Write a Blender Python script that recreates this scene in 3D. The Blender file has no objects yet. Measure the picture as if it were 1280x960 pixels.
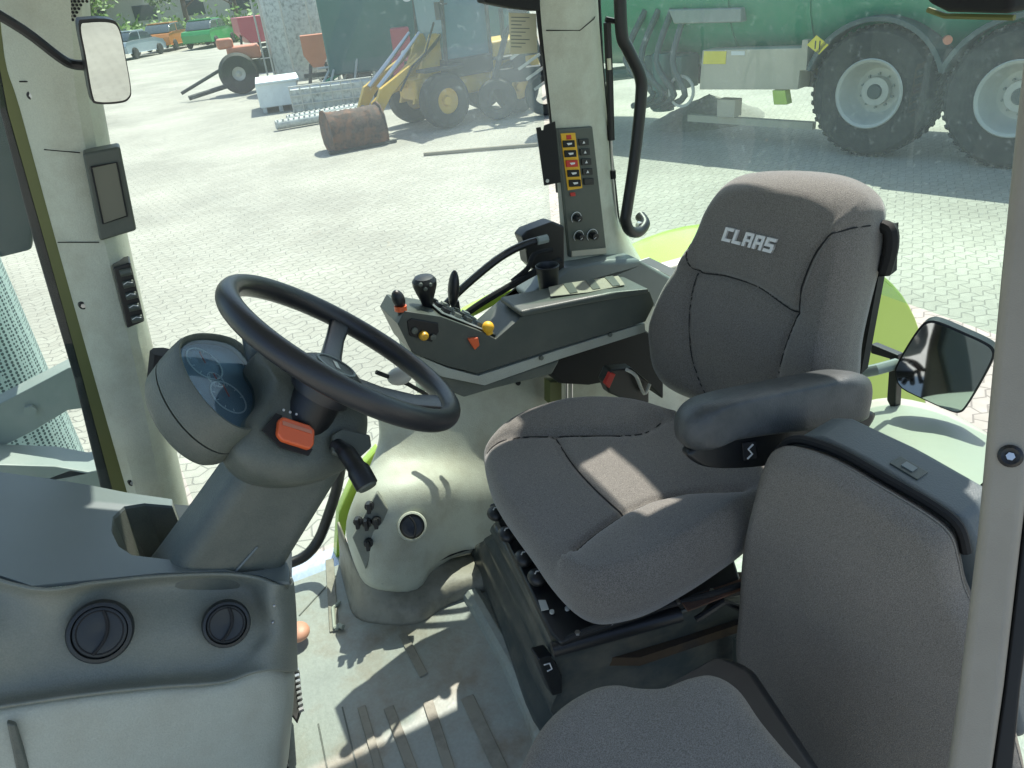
import bpy, bmesh, math, random
from mathutils import Vector, Matrix, Quaternion, noise
from mathutils.geometry import tessellate_polygon
random.seed(7)
V = Vector
S = bpy.context.scene
COL = S.collection
# ------------------------------------------------------------------ camera
F = 950.0
yaw, pit, rol = math.radians(24), math.radians(28.5), math.radians(6)
CAM = V((0, 0, 2.65))
cy_, sy_, cp_, sp_ = math.cos(yaw), math.sin(yaw), math.cos(pit), math.sin(pit)
FW = V((sy_*cp_, cy_*cp_, -sp_)); r0 = V((cy_, -sy_, 0)); u0 = V((sy_*sp_, cy_*sp_, cp_))
RT = math.cos(rol)*r0 - math.sin(rol)*u0
UP = math.sin(rol)*r0 + math.cos(rol)*u0
cam = bpy.data.cameras.new('camera'); camo = bpy.data.objects.new('camera', cam); COL.objects.link(camo)
cam.sensor_width = 36; cam.lens = 36*F/1280; cam.clip_start = .02; cam.clip_end = 2000
mm = Matrix((RT, UP, -FW)).transposed().to_4x4(); mm.translation = CAM
camo.matrix_world = mm; S.camera = camo

def ray(px, py): return FW + (px-640)/F*RT - (py-480)/F*UP
def at(px, py, x=None, y=None, z=None, pl=None):
    """real-world point seen at a photo position, on a real plane (x=, y=, z= or (point, normal))"""
    r = ray(px, py)
    if x is not None: t = x/r.x
    elif y is not None: t = y/r.y
    elif z is not None: t = (z-CAM.z)/r.z
    else: t = (V(pl[0])-CAM).dot(V(pl[1]))/r.dot(V(pl[1]))
    return CAM + r*t

# ------------------------------------------------------------------ materials
def newmat(name):
    m = bpy.data.materials.new(name); m.use_nodes = True
    nt = m.node_tree; return m, nt, nt.nodes, nt.links, nt.nodes['Principled BSDF']
def mat(name, col, rough=.5, metal=0, bump=0, bscale=200, var=.12, vscale=6, spec=.5, dirt=None, dirt_amt=0, dscale=3, coat=0, speck=0, sscale=300):
    m, nt, N, L, b = newmat(name)
    b.inputs['Roughness'].default_value = rough; b.inputs['Metallic'].default_value = metal
    b.inputs['Specular IOR Level'].default_value = spec
    b.inputs['Coat Weight'].default_value = coat
    tc = N.new('ShaderNodeTexCoord')
    n1 = N.new('ShaderNodeTexNoise'); n1.inputs['Scale'].default_value = vscale; n1.inputs['Detail'].default_value = 5
    L.new(tc.outputs['Object'], n1.inputs['Vector'])
    mx = N.new('ShaderNodeMix'); mx.data_type = 'RGBA'
    mx.inputs[6].default_value = (*[c*(1-var) for c in col], 1); mx.inputs[7].default_value = (*[min(1, c*(1+var)) for c in col], 1)
    L.new(n1.outputs['Fac'], mx.inputs[0]); out = mx.outputs[2]
    if speck:
        n3 = N.new('ShaderNodeTexNoise'); n3.inputs['Scale'].default_value = sscale; n3.inputs['Detail'].default_value = 2
        L.new(tc.outputs['Object'], n3.inputs['Vector'])
        r3 = N.new('ShaderNodeMapRange'); r3.inputs[1].default_value = .35; r3.inputs[2].default_value = .65
        r3.inputs[3].default_value = 1-speck; r3.inputs[4].default_value = 1+speck; L.new(n3.outputs['Fac'], r3.inputs[0])
        mm_ = N.new('ShaderNodeVectorMath'); mm_.operation = 'SCALE'; L.new(out, mm_.inputs[0]); L.new(r3.outputs[0], mm_.inputs['Scale']); out = mm_.outputs[0]
    if dirt:
        n2 = N.new('ShaderNodeTexNoise'); n2.inputs['Scale'].default_value = dscale; n2.inputs['Detail'].default_value = 8; n2.inputs['Roughness'].default_value = .65
        L.new(tc.outputs['Object'], n2.inputs['Vector'])
        rp = N.new('ShaderNodeMapRange'); rp.inputs[1].default_value = .45; rp.inputs[2].default_value = .7; rp.inputs[4].default_value = dirt_amt
        L.new(n2.outputs['Fac'], rp.inputs[0])
        m2 = N.new('ShaderNodeMix'); m2.data_type = 'RGBA'; L.new(rp.outputs[0], m2.inputs[0]); L.new(out, m2.inputs[6]); m2.inputs[7].default_value = (*dirt, 1); out = m2.outputs[2]
    L.new(out, b.inputs['Base Color'])
    if bump:
        nb = N.new('ShaderNodeTexNoise'); nb.inputs['Scale'].default_value = bscale; nb.inputs['Detail'].default_value = 3
        L.new(tc.outputs['Object'], nb.inputs['Vector'])
        bp = N.new('ShaderNodeBump'); bp.inputs['Strength'].default_value = bump; bp.inputs['Distance'].default_value = .002
        L.new(nb.outputs['Fac'], bp.inputs['Height']); L.new(bp.outputs[0], b.inputs['Normal'])
    return m
MT = {}
MT['fabric'] = mat('seat_fabric', (.165, .153, .136), .95, bump=.5, bscale=700, speck=.36, sscale=750, vscale=9, var=.1, spec=.2)
MT['fabriclight'] = mat('passenger_seat_fabric', (.2, .183, .158), .95, bump=.5, bscale=700, speck=.3, sscale=850, vscale=9, var=.1, spec=.2)
MT['fabric'].node_tree.nodes['Principled BSDF'].inputs['Sheen Weight'].default_value = .35
MT['seam'] = mat('seam_thread', (.02, .02, .02), .9)
MT['palegrey'] = mat('pale_grey_plastic', (.5, .515, .42), .5, bump=.35, bscale=380, dirt=(.25, .2, .13), dirt_amt=.45, dscale=9, speck=.05, sscale=500)
MT['dash'] = mat('dash_plastic', (.2, .212, .175), .5, bump=.4, bscale=380, var=.14, dirt=(.3, .29, .23), dirt_amt=.35, dscale=11, speck=.08, sscale=500)
MT['dashlow'] = mat('dash_lower_plastic', (.42, .44, .37), .55, bump=.4, bscale=380, var=.14, dirt=(.26, .23, .17), dirt_amt=.45, dscale=6, speck=.06, sscale=500)
MT['column'] = mat('column_plastic', (.105, .118, .098), .45, bump=.4, bscale=380, dirt=(.22, .21, .17), dirt_amt=.3, dscale=14, speck=.08, sscale=500)
MT['console'] = mat('console_plastic', (.075, .086, .072), .42, bump=.25, bscale=700, dirt=(.2, .19, .15), dirt_amt=.15, dscale=12)
MT['black'] = mat('black_plastic', (.012, .013, .014), .4, bump=.15, bscale=600)
MT['blackmatt'] = mat('matt_black', (.008, .008, .008), .8)
MT['leather'] = mat('wheel_leather', (.02, .021, .024), .36, bump=.2, bscale=500, spec=.6)
MT['armleather'] = mat('armrest_vinyl', (.042, .047, .048), .45, bump=.4, bscale=450, dirt=(.2, .2, .2), dirt_amt=.25, dscale=14, spec=.6)
MT['rubber'] = mat('rubber', (.018, .018, .017), .75, bump=.5, bscale=60)
MT['seal'] = mat('rubber_seal', (.006, .006, .006), .6)
MT['shell'] = mat('seat_shell_plastic', (.1, .118, .12), .5, bump=.3, bscale=400)
MT['worn'] = mat('worn_cream_film', (.3, .28, .21), .6, dirt=(.16, .15, .12), dirt_amt=.5, dscale=12)
MT['ventblack'] = mat('vent_black', (.022, .025, .025), .45)
MT['steel'] = mat('steel', (.55, .55, .55), .35, metal=1)
MT['greysteel'] = mat('grey_painted_steel', (.22, .26, .24), .45, dirt=(.35, .35, .33), dirt_amt=.4, dscale=8)
MT['tealsteel'] = mat('dark_teal_housing', (.01, .035, .035), .3)
MT['lime'] = mat('lime_paint', (.42, .6, .07), .3, coat=.4, var=.05)
MT['olive'] = mat('olive_door_edge', (.13, .14, .045), .5)
MT['mirror'] = mat('mirror_glass', (.62, .68, .64), .03, metal=1, var=0)
MT['orange'] = mat('orange_switch', (.75, .13, .04), .35, var=.05)
MT['yellow'] = mat('yellow_plastic', (.75, .42, .02), .5)
MT['red'] = mat('red_plastic', (.5, .03, .02), .5)
MT['white'] = mat('white_print', (.7, .7, .68), .6, var=.03)
MT['paper'] = mat('cream_paper', (.68, .66, .5), .8, var=.05)
MT['amber'] = mat('amber_knob', (.7, .38, .03), .4)
MT['lcd'] = mat('display_screen', (.12, .125, .095), .25, var=.05)
MT['floor'] = mat('floor_rubber_mat', (.33, .355, .315), .42, bump=.5, bscale=90, var=.35, vscale=6, dirt=(.2, .15, .09), dirt_amt=.8, dscale=6, speck=.04, sscale=160)
MT['floorrib'] = mat('worn_floor_rib', (.27, .255, .2), .55, bump=.4, bscale=90, var=.2, vscale=14, dirt=(.09, .08, .06), dirt_amt=.6, dscale=20)
MT['tread'] = mat('tread_plate', (.42, .5, .55), .4, metal=.6, bump=.6, bscale=60)
MT['headliner'] = mat('headliner', (.35, .35, .31), .9)
MT['lightpanel'] = mat('bluish_shell_plastic', (.165, .19, .185), .4, bump=.15, bscale=900)
MT['fenderliner'] = mat('fender_liner', (.34, .37, .3), .55, bump=.5, bscale=40, dirt=(.3, .3, .24), dirt_amt=.4, dscale=6)
MT['rustyfloor'] = mat('dusty_rust', (.06, .038, .02), .85, bump=.6, bscale=60, dirt=(.02, .02, .02), dirt_amt=.8, dscale=15)
MT['bellows'] = mat('suspension_bellows', (.045, .055, .054), .35, bump=.3, bscale=40, dirt=(.22, .19, .14), dirt_amt=.5, dscale=9)
MT['doorpost'] = mat('warm_grey_post', (.3, .27, .215), .55, bump=.2, bscale=900, dirt=(.2, .17, .13), dirt_amt=.3, dscale=9)
# exterior
MT['tankgreen'] = mat('tank_green', (.015, .23, .12), .35, dirt=(.1, .25, .2), dirt_amt=.4, dscale=2)
MT['tyre'] = mat('tyre', (.03, .033, .031), .85, bump=1, bscale=12, dirt=(.1, .1, .08), dirt_amt=.4, dscale=3)
MT['rim'] = mat('rim_paint', (.5, .5, .45), .45, dirt=(.3, .3, .27), dirt_amt=.3)
MT['mudguard'] = mat('mudguard', (.06, .09, .09), .5)
MT['beige'] = mat('beige_board', (.52, .47, .36), .7, dirt=(.3, .26, .2), dirt_amt=.4, dscale=1.5)
MT['yelsticker'] = mat('yellow_sticker', (.75, .62, .05), .6)
MT['loader'] = mat('loader_yellow', (.6, .38, .05), .5, dirt=(.3, .24, .12), dirt_amt=.6, dscale=2)
MT['loadercab'] = mat('loader_cab_pane', (.1, .2, .24), .15)
MT['rust'] = mat('rusty_steel', (.07, .045, .035), .9, bump=1, bscale=14, dirt=(.3, .12, .05), dirt_amt=.7, dscale=4, speck=.3, sscale=25)
MT['dark'] = mat('dark_machinery', (.03, .035, .035), .6)
MT['darkgreen'] = mat('dark_green_paint', (.03, .12, .11), .4)
MT['greybox'] = mat('grey_mesh_crate', (.52, .55, .52), .6, dirt=(.15, .16, .15), dirt_amt=.8, dscale=8)
MT['whitebox'] = mat('white_crate', (.75, .8, .78), .6)
MT['wood'] = mat('weathered_wood', (.28, .24, .17), .85)
MT['gravel'] = mat('gravel', (.24, .23, .2), .95, bump=1, bscale=25, var=.4, vscale=20)
MT['orangepaint'] = mat('orange_red_paint', (.55, .2, .12), .4)
MT['redpaint'] = mat('red_paint', (.4, .06, .09), .4)
MT['seagreen'] = mat('bright_green_paint', (.02, .4, .22), .4)
MT['carblue'] = mat('silver_blue_paint', (.35, .42, .45), .3, coat=.5)
MT['carorange'] = mat('car_orange_paint', (.55, .2, .04), .3, coat=.5)
MT['cargreen'] = mat('car_green_paint', (.03, .3, .08), .3, coat=.5)
MT['carglass'] = mat('car_window', (.05, .07, .08), .1)
MT['bark'] = mat('bark', (.1, .08, .06), .9)
MT['leaf'] = mat('leaves', (.06, .13, .02), .6, var=.5, vscale=2)
MT['lightleaf'] = mat('bright_leaves', (.12, .22, .03), .6, var=.4, vscale=2)
MT['grass'] = mat('grass', (.1, .17, .03), .9, var=.4, vscale=.4)
MT['wall'] = mat('building_wall', (.45, .44, .4), .8)
MT['roof'] = mat('grey_roof', (.16, .17, .18), .7)

def glassmat(name, dirt, tint=(.93, .98, .95), scale=2.5, ramp=None, speckle=0):
    m, nt, N, L, b = newmat(name); N.remove(b)
    out = [n for n in N if n.type == 'OUTPUT_MATERIAL'][0]
    tr = N.new('ShaderNodeBsdfTransparent'); tr.inputs[0].default_value = (*tint, 1)
    gl = N.new('ShaderNodeBsdfGlossy'); gl.inputs['Roughness'].default_value = .02
    df = N.new('ShaderNodeBsdfTranslucent'); df.inputs[0].default_value = (.72, .82, .84, 1)
    dd = N.new('ShaderNodeBsdfDiffuse'); dd.inputs[0].default_value = (.55, .62, .62, 1)
    ms = N.new('ShaderNodeMixShader'); ms.inputs[0].default_value = .4; L.new(df.outputs[0], ms.inputs[1]); L.new(dd.outputs[0], ms.inputs[2])
    fr = N.new('ShaderNodeFresnel'); fr.inputs[0].default_value = 1.45
    geo = N.new('ShaderNodeNewGeometry'); inv = N.new('ShaderNodeMath'); inv.operation = 'SUBTRACT'; inv.inputs[0].default_value = 1; L.new(geo.outputs['Backfacing'], inv.inputs[1])
    ff = N.new('ShaderNodeMath'); ff.operation = 'MULTIPLY'; L.new(fr.outputs[0], ff.inputs[0]); L.new(inv.outputs[0], ff.inputs[1])
    m1 = N.new('ShaderNodeMixShader'); L.new(ff.outputs[0], m1.inputs[0]); L.new(tr.outputs[0], m1.inputs[1]); L.new(gl.outputs[0], m1.inputs[2])
    tc = N.new('ShaderNodeTexCoord'); n = N.new('ShaderNodeTexNoise'); n.inputs['Scale'].default_value = scale; n.inputs['Detail'].default_value = 4
    L.new(tc.outputs['Object'], n.inputs['Vector'])
    r = N.new('ShaderNodeMapRange'); r.inputs[1].default_value = .3; r.inputs[2].default_value = .75; r.inputs[3].default_value = dirt*.65; r.inputs[4].default_value = dirt*1.35
    L.new(n.outputs['Fac'], r.inputs[0]); fac = r.outputs[0]
    if speckle:
        n2 = N.new('ShaderNodeTexNoise'); n2.inputs['Scale'].default_value = 90; n2.inputs['Detail'].default_value = 3; L.new(tc.outputs['Object'], n2.inputs['Vector'])
        r2 = N.new('ShaderNodeMapRange'); r2.inputs[1].default_value = .62; r2.inputs[2].default_value = .75; r2.inputs[4].default_value = speckle; L.new(n2.outputs['Fac'], r2.inputs[0])
        ad = N.new('ShaderNodeMath'); ad.operation = 'ADD'; L.new(fac, ad.inputs[0]); L.new(r2.outputs[0], ad.inputs[1]); fac = ad.outputs[0]
    if ramp:   # painted reflection veil: haze thickens towards one end of the pane
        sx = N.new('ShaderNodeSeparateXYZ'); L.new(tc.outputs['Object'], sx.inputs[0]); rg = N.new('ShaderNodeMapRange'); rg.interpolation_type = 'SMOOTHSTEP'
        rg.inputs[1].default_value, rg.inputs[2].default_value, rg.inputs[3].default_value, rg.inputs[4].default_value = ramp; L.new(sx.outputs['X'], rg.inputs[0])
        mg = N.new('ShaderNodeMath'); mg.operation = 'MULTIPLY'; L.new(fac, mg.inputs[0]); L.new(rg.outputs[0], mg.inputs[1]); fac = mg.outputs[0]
    m2 = N.new('ShaderNodeMixShader'); L.new(fac, m2.inputs[0]); L.new(m1.outputs[0], m2.inputs[1]); L.new(ms.outputs[0], m2.inputs[2])
    L.new(m2.outputs[0], out.inputs[0]); return m
MT['glass'] = glassmat('dusty_veiled_glass', .075, speckle=.1, ramp=(.45, .85, .6, 1.35))  # real dust, plus a reflection veil painted in by the ramp
MT['glassrear'] = glassmat('milky_window_glass', .04, tint=(.86, .95, .9), speckle=.07)
MT['glassclear'] = glassmat('clear_window_glass', .03)
MT['lens'] = glassmat('gauge_lens', .1, tint=(.75, .85, .9), scale=14)
MT['gaugeface'] = mat('gauge_face', (.14, .2, .26), .3)  # bluish tone paints in the sky reflection of the lens

# ------------------------------------------------------------------ mesh helpers
def catmull(pts, n, closed=False):
    P = [V(p) for p in pts]; L_ = len(P); out = []
    segs = L_ if closed else L_-1
    for i in range(segs):
        a, b, c, d = (P[(i-1) % L_], P[i], P[(i+1) % L_], P[(i+2) % L_]) if closed else (P[max(i-1, 0)], P[i], P[i+1], P[min(i+2, L_-1)])
        for k in range(n):
            t = k/n
            out.append(.5*((2*b)+(c-a)*t+(2*a-5*b+4*c-d)*t*t+(3*b-a-3*c+d)*t**3))
    if not closed: out.append(P[-1].copy())
    return out
def basis(n, hint=V((0, 0, 1))):
    n = V(n).normalized()
    if abs(n.dot(hint)) > .99: hint = V((1, 0, 0))
    u = hint.cross(n).normalized(); v = n.cross(u).normalized()
    return u, v, n
class MB:
    def __init__(s): s.bm = bmesh.new()
    def face(s, vs):
        try: s.bm.faces.new(vs)
        except ValueError: pass
    def vs(s, pts): return [s.bm.verts.new(p) for p in pts]
    def loft(s, rings, caps=True, closed=True):
        R = [s.vs(r) for r in rings]
        for a, b in zip(R, R[1:]):
            n = len(a)
            for i in range(n if closed else n-1): s.face([a[i], a[(i+1) % n], b[(i+1) % n], b[i]])
        if caps and closed: s.face(R[0][::-1]); s.face(R[-1])
        return s
    def box(s, c, size, rot=None, axes=None):
        c = V(c); h = [x/2 for x in size]
        if axes: A = [V(a).normalized() for a in axes]
        else:
            M = (rot.to_matrix() if rot is not None else Matrix.Identity(3)); A = [M.col[i] for i in range(3)]
        f = lambda z: [c+A[0]*sx*h[0]+A[1]*sy*h[1]+A[2]*z*h[2] for sx, sy in ((-1, -1), (1, -1), (1, 1), (-1, 1))]
        return s.loft([f(-1), f(1)])
    def tube(s, pts, r, seg=10, caps=True, closed=False):
        P = [V(p) for p in pts]; n = len(P); rings = []
        pu = None
        for i, p in enumerate(P):
            if closed: t = P[(i+1) % n]-P[(i-1) % n]
            else: t = P[min(i+1, n-1)]-P[max(i-1, 0)]
            t = t.normalized()
            if pu is None: u, _, _ = basis(t)
            else:
                u = pu-t*pu.dot(t); u.normalize()
            w = t.cross(u); pu = u
            rr = r[i] if isinstance(r, (list, tuple)) else r
            rings.append([p+(u*math.cos(2*math.pi*k/seg)+w*math.sin(2*math.pi*k/seg))*rr for k in range(seg)])
        if closed: rings.append(rings[0])
        s.loft(rings, caps=caps and not closed); 
        if closed: bmesh.ops.remove_doubles(s.bm, verts=s.bm.verts, dist=1e-6)
        return s
    def cyl(s, a, b, r0_, r1_=None, seg=24):
        return s.tube([a, b], [r0_, r0_ if r1_ is None else r1_], seg)
    def lathe(s, prof, c, axis, seg=40, hint=V((0, 0, 1))):
        u, v, n = basis(axis, hint); c = V(c)
        rings = [[c+n*h+(u*math.cos(2*math.pi*k/seg)+v*math.sin(2*math.pi*k/seg))*max(r, 1e-4) for k in range(seg)] for r, h in prof]
        return s.loft(rings, caps=False)
    def prism(s, pts, vec):
        vec = V(vec); P = [V(p) for p in pts]
        s.loft([P, [p+vec for p in P]], caps=False)
        # caps as triangulated ngons
        b = s.vs(P); t = s.vs([p+vec for p in P])
        if len(P) <= 4: s.face(b[::-1]); s.face(t)
        else:
            for i, j, k in tessellate_polygon([P]): s.face([b[k], b[j], b[i]]); s.face([t[i], t[j], t[k]])
        bmesh.ops.remove_doubles(s.bm, verts=s.bm.verts, dist=1e-6)
        return s
    def surf(s, rows, nu=4, nv=4):
        R = [catmull(r, nu) for r in rows]
        C = [catmull(c, nv) for c in zip(*R)]
        rings = list(zip(*C))
        return s.loft([list(r) for r in rings], caps=False, closed=False)
    def sphere(s, c, r, sc=(1, 1, 1), seg=16, rot=None):
        M = Matrix.Translation(V(c)) @ (rot.to_matrix().to_4x4() if rot else Matrix.Identity(4)) @ Matrix.Diagonal((*sc, 1))
        bmesh.ops.create_uvsphere(s.bm, u_segments=seg, v_segments=seg//2+2, radius=r, matrix=M); return s
    def build(s, name, m, parent=None, bevel=0, bseg=2, sub=0, solid=0, smooth=True, angle=35, loc=None):
        me = bpy.data.meshes.new(name)
        if loc is None and parent is not None and 'org' in parent.keys() and not parent.get('local'):
            off = -V(parent['org'])
        elif loc is not None: off = -V(loc)
        else: off = V((0, 0, 0))
        bmesh.ops.recalc_face_normals(s.bm, faces=s.bm.faces)
        bmesh.ops.translate(s.bm, verts=s.bm.verts, vec=off)
        s.bm.to_mesh(me); s.bm.free()
        me.materials.append(MT[m] if isinstance(m, str) else m)
        if smooth:
            for p in me.polygons: p.use_smooth = True
            if angle < 180: me.set_sharp_from_angle(angle=math.radians(angle))
        o = bpy.data.objects.new(name, me); COL.objects.link(o)
        if solid:
            md = o.modifiers.new('solid', 'SOLIDIFY'); md.thickness = solid; md.offset = -1
        if bevel:
            md = o.modifiers.new('bevel', 'BEVEL'); md.width = bevel; md.segments = bseg; md.limit_method = 'ANGLE'; md.angle_limit = math.radians(35); md.harden_normals = True
        if sub:
            md = o.modifiers.new('sub', 'SUBSURF'); md.levels = sub; md.render_levels = sub
        if parent is not None:
            o.parent = parent
            if not parent.get('local'): o['org'] = tuple(parent.get('org', (0, 0, 0)))
            else: o['local'] = 1
        else:
            o['org'] = tuple(loc) if loc is not None else (0., 0., 0.)
            if loc is not None: o.location = loc
        return o
def tag(o, label, cat, group=None, kind=None):
    o['label'] = label; o['category'] = cat
    if group: o['group'] = group
    if kind: o['kind'] = kind
    return o
def thing(name, label, cat, loc=(0, 0, 0), group=None, local=False, rz=0):
    o = bpy.data.objects.new(name, None); COL.objects.link(o); o.empty_display_size = .1
    o.location = loc; o.rotation_euler.z = rz
    o['org'] = tuple(loc)
    if local: o['local'] = 1
    return tag(o, label, cat, group)
def structure(o): o['kind'] = 'structure'; return o
def copy_tree(o, parent=None):
    c = o.copy(); COL.objects.link(c)
    if parent is not None: c.parent = parent
    for ch in list(o.children): copy_tree(ch, c)
    return c
def interp(P, n=None): return P
class Plane:
    """a local frame on a real surface; px() gives the local (u, v) of a photo position"""
    def __init__(s, p, n, up=V((0, 0, 1))):
        s.p = V(p); s.n = V(n).normalized(); s.u, s.v, _ = basis(s.n, V(up))
    def hit(s, px, py): return at(px, py, pl=(s.p, s.n))
    def uv(s, px, py):
        d = s.hit(px, py)-s.p; return V((d.dot(s.u), d.dot(s.v), 0))
    def w(s, u, v, h=0): return s.p+s.u*u+s.v*v+s.n*h
def seg_dist(p, poly):
    best = 9
    for a, b in zip(poly, poly[1:]):
        ab = b-a; t = max(0, min(1, (p-a).dot(ab)/max(ab.dot(ab), 1e-9))); d = (p-(a+ab*t)).length
        if d < best: best = d
    return best
def pillow(P, outline, thick, er=.03, dome=.01, disp=None, seams=(), nseg=6, rings=34, gw=.006, gd=.007):
    """soft upholstered body: outline at photo positions on plane P, rounded edge, crowned face, seams pressed in"""
    O = catmull([P.uv(*q) for q in outline], nseg, True)
    c = sum(O, V((0, 0, 0)))/len(O)
    SM = [catmull([P.uv(*q) for q in sm], 6) for sm in seams]
    rad = sum((o-c).length for o in O)/len(O)
    def height(p, s):
        e = (1-s)*rad
        h = 0 if e >= er else -(er-math.sqrt(max(0, er*er-(er-e)**2)))
        h += dome*(1-s*s)
        if disp: h += disp(p, s)
        for sm in SM:
            d = seg_dist(p, sm)
            if d < gw*3: h -= gd*math.exp(-(d/gw)**2)
        return h
    R = []
    back = [(.0, ), (.5, ), (.88, ), (.97, )]
    for (k,) in back: R.append([P.w(*(c+(o-c)*max(k, .02)).xy, -thick-(.0 if k < .9 else -.012)) for o in O])
    R.append([P.w(*o.xy, -thick+.035) for o in O]); R.append([P.w(*o.xy, -er-(thick-.035-er)*.5) for o in O])
    svals = []
    e = 0.0
    for k in range(10): svals.append(1-(er*(1-math.cos(math.pi/2*k/9)))/rad)
    last = svals[-1]
    svals += [last*(1-(k/rings)) for k in range(1, rings)]
    for s in svals:
        ring = []
        for o in O:
            p = c+(o-c)*s
            h = height(p, s)
            ring.append(P.w(p.x, p.y, h))
        R.append(ring)
    cen = P.w(c.x, c.y, height(c, 0))
    m = MB(); m.loft([[(cen-P.n*(height(c,0)+thick)) for _ in O][:0] or R[0]]+R[1:], caps=False)
    m.bm.verts.ensure_lookup_table()
    vl = list(m.bm.verts)[-len(O):]; cv = m.bm.verts.new(cen)
    for i in range(len(O)): m.face([vl[i], vl[(i+1) % len(O)], cv])
    vb = list(m.bm.verts)[:len(O)]; m.face(vb)
    def surf_pt(px, py, lift=.0):
        p = P.uv(px, py); s = min(1, max((p-c).length/rad, 0)); 
        # find s by outline direction
        d = (p-c); best = None
        for o in O:
            a = (o-c).angle(d) if d.length > 1e-6 else 0
            if best is None or a < best[0]: best = (a, o)
        s = min(1, d.length/(best[1]-c).length)
        return P.w(p.x, p.y, height(p, s)+lift)
    return m, surf_pt
def text_mesh(txt, size, origin, ux, uy, depth=.0006, bold=0, shear=0, align='CENTER', space=1):
    cu = bpy.data.curves.new('t', 'FONT'); cu.body = txt; cu.size = size; cu.extrude = depth; cu.offset = bold; cu.align_x = align; cu.align_y = 'CENTER'; cu.shear = shear; cu.space_character = space
    ob = bpy.data.objects.new('t', cu); COL.objects.link(ob)
    dg = bpy.context.evaluated_depsgraph_get(); me = bpy.data.meshes.new_from_object(ob.evaluated_get(dg))
    bpy.data.objects.remove(ob)
    ux = V(ux).normalized(); n = ux.cross(V(uy)).normalized(); uy = n.cross(ux)
    M = Matrix((ux, uy, n)).transposed().to_4x4(); M.translation = V(origin)
    me.transform(M); m = MB(); m.bm.from_mesh(me); return m
#@@SECTIONS
# ================================================================== OUTSIDE
# paved yard: interlocking zigzag blocks
def paving():
    m, nt, N, L, b = newmat('zigzag_block_paving')
    tc = N.new('ShaderNodeTexCoord'); sp = N.new('ShaderNodeSeparateXYZ')
    mp = N.new('ShaderNodeMapping'); mp.inputs['Rotation'].default_value = (0, 0, math.radians(-8)); L.new(tc.outputs['Object'], mp.inputs[0]); L.new(mp.outputs[0], sp.inputs[0])
    def math_(op, a, b_=None, v=None):
        n = N.new('ShaderNodeMath'); n.operation = op
        for i, q in enumerate((a, b_)):
            if q is None: continue
            if isinstance(q, (int, float)): n.inputs[i].default_value = q
            else: L.new(q, n.inputs[i])
        return n.outputs[0]
    pz = math_('PINGPONG', sp.outputs['X'], .085); pz2 = math_('PINGPONG', sp.outputs['Y'], .085)
    yy = math_('ADD', sp.outputs['Y'], math_('MULTIPLY', pz, .55)); xx = math_('ADD', sp.outputs['X'], math_('MULTIPLY', pz2, .35))
    cb = N.new('ShaderNodeCombineXYZ'); L.new(xx, cb.inputs[0]); L.new(yy, cb.inputs[1])
    br = N.new('ShaderNodeTexBrick'); br.inputs['Scale'].default_value = 1; br.inputs['Brick Width'].default_value = .2; br.inputs['Row Height'].default_value = .1
    br.inputs['Mortar Size'].default_value = .0065; br.inputs['Mortar Smooth'].default_value = .5; br.inputs['Bias'].default_value = 0
    br.inputs['Color1'].default_value = (.365, .352, .3, 1); br.inputs['Color2'].default_value = (.33, .315, .265, 1); br.inputs['Mortar'].default_value = (.22, .21, .18, 1)
    L.new(cb.outputs[0], br.inputs['Vector'])
    n = N.new('ShaderNodeTexNoise'); n.inputs['Scale'].default_value = .35; n.inputs['Detail'].default_value = 8; n.inputs['Roughness'].default_value = .6; L.new(tc.outputs['Object'], n.inputs['Vector'])
    r = N.new('ShaderNodeMapRange'); r.inputs[1].default_value = .3; r.inputs[2].default_value = .7; r.inputs[3].default_value = .72; r.inputs[4].default_value = 1.22; L.new(n.outputs['Fac'], r.inputs[0])
    n2 = N.new('ShaderNodeTexNoise'); n2.inputs['Scale'].default_value = 14; n2.inputs['Detail'].default_value = 4; L.new(tc.outputs['Object'], n2.inputs['Vector'])
    r2 = N.new('ShaderNodeMapRange'); r2.inputs[3].default_value = .82; r2.inputs[4].default_value = 1.18; L.new(n2.outputs['Fac'], r2.inputs[0])
    mu = math_('MULTIPLY', r.outputs[0], r2.outputs[0])
    sc = N.new('ShaderNodeVectorMath'); sc.operation = 'SCALE'; L.new(br.outputs['Color'], sc.inputs[0]); L.new(mu, sc.inputs['Scale']); L.new(sc.outputs[0], b.inputs['Base Color'])
    bp = N.new('ShaderNodeBump'); bp.inputs['Strength'].default_value = .6; bp.inputs['Distance'].default_value = .01; bp.invert = True; L.new(br.outputs['Fac'], bp.inputs['Height']); L.new(bp.outputs[0], b.inputs['Normal'])
    b.inputs['Roughness'].default_value = .85
    return m
MT['paving'] = paving()
m = MB(); m.loft([[V((-60, -30, 0)), V((120, -30, 0))], [V((-60, 90, 0)), V((120, 90, 0))]], caps=False, closed=False); structure(m.build('paved_yard', 'paving'))
m = MB(); m.loft([[V((-700, -400, -.03)), V((900, -400, -.03))], [V((-700, 1200, -.03)), V((900, 1200, -.03))]], caps=False, closed=False); structure(m.build('ground', 'grass'))

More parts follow.
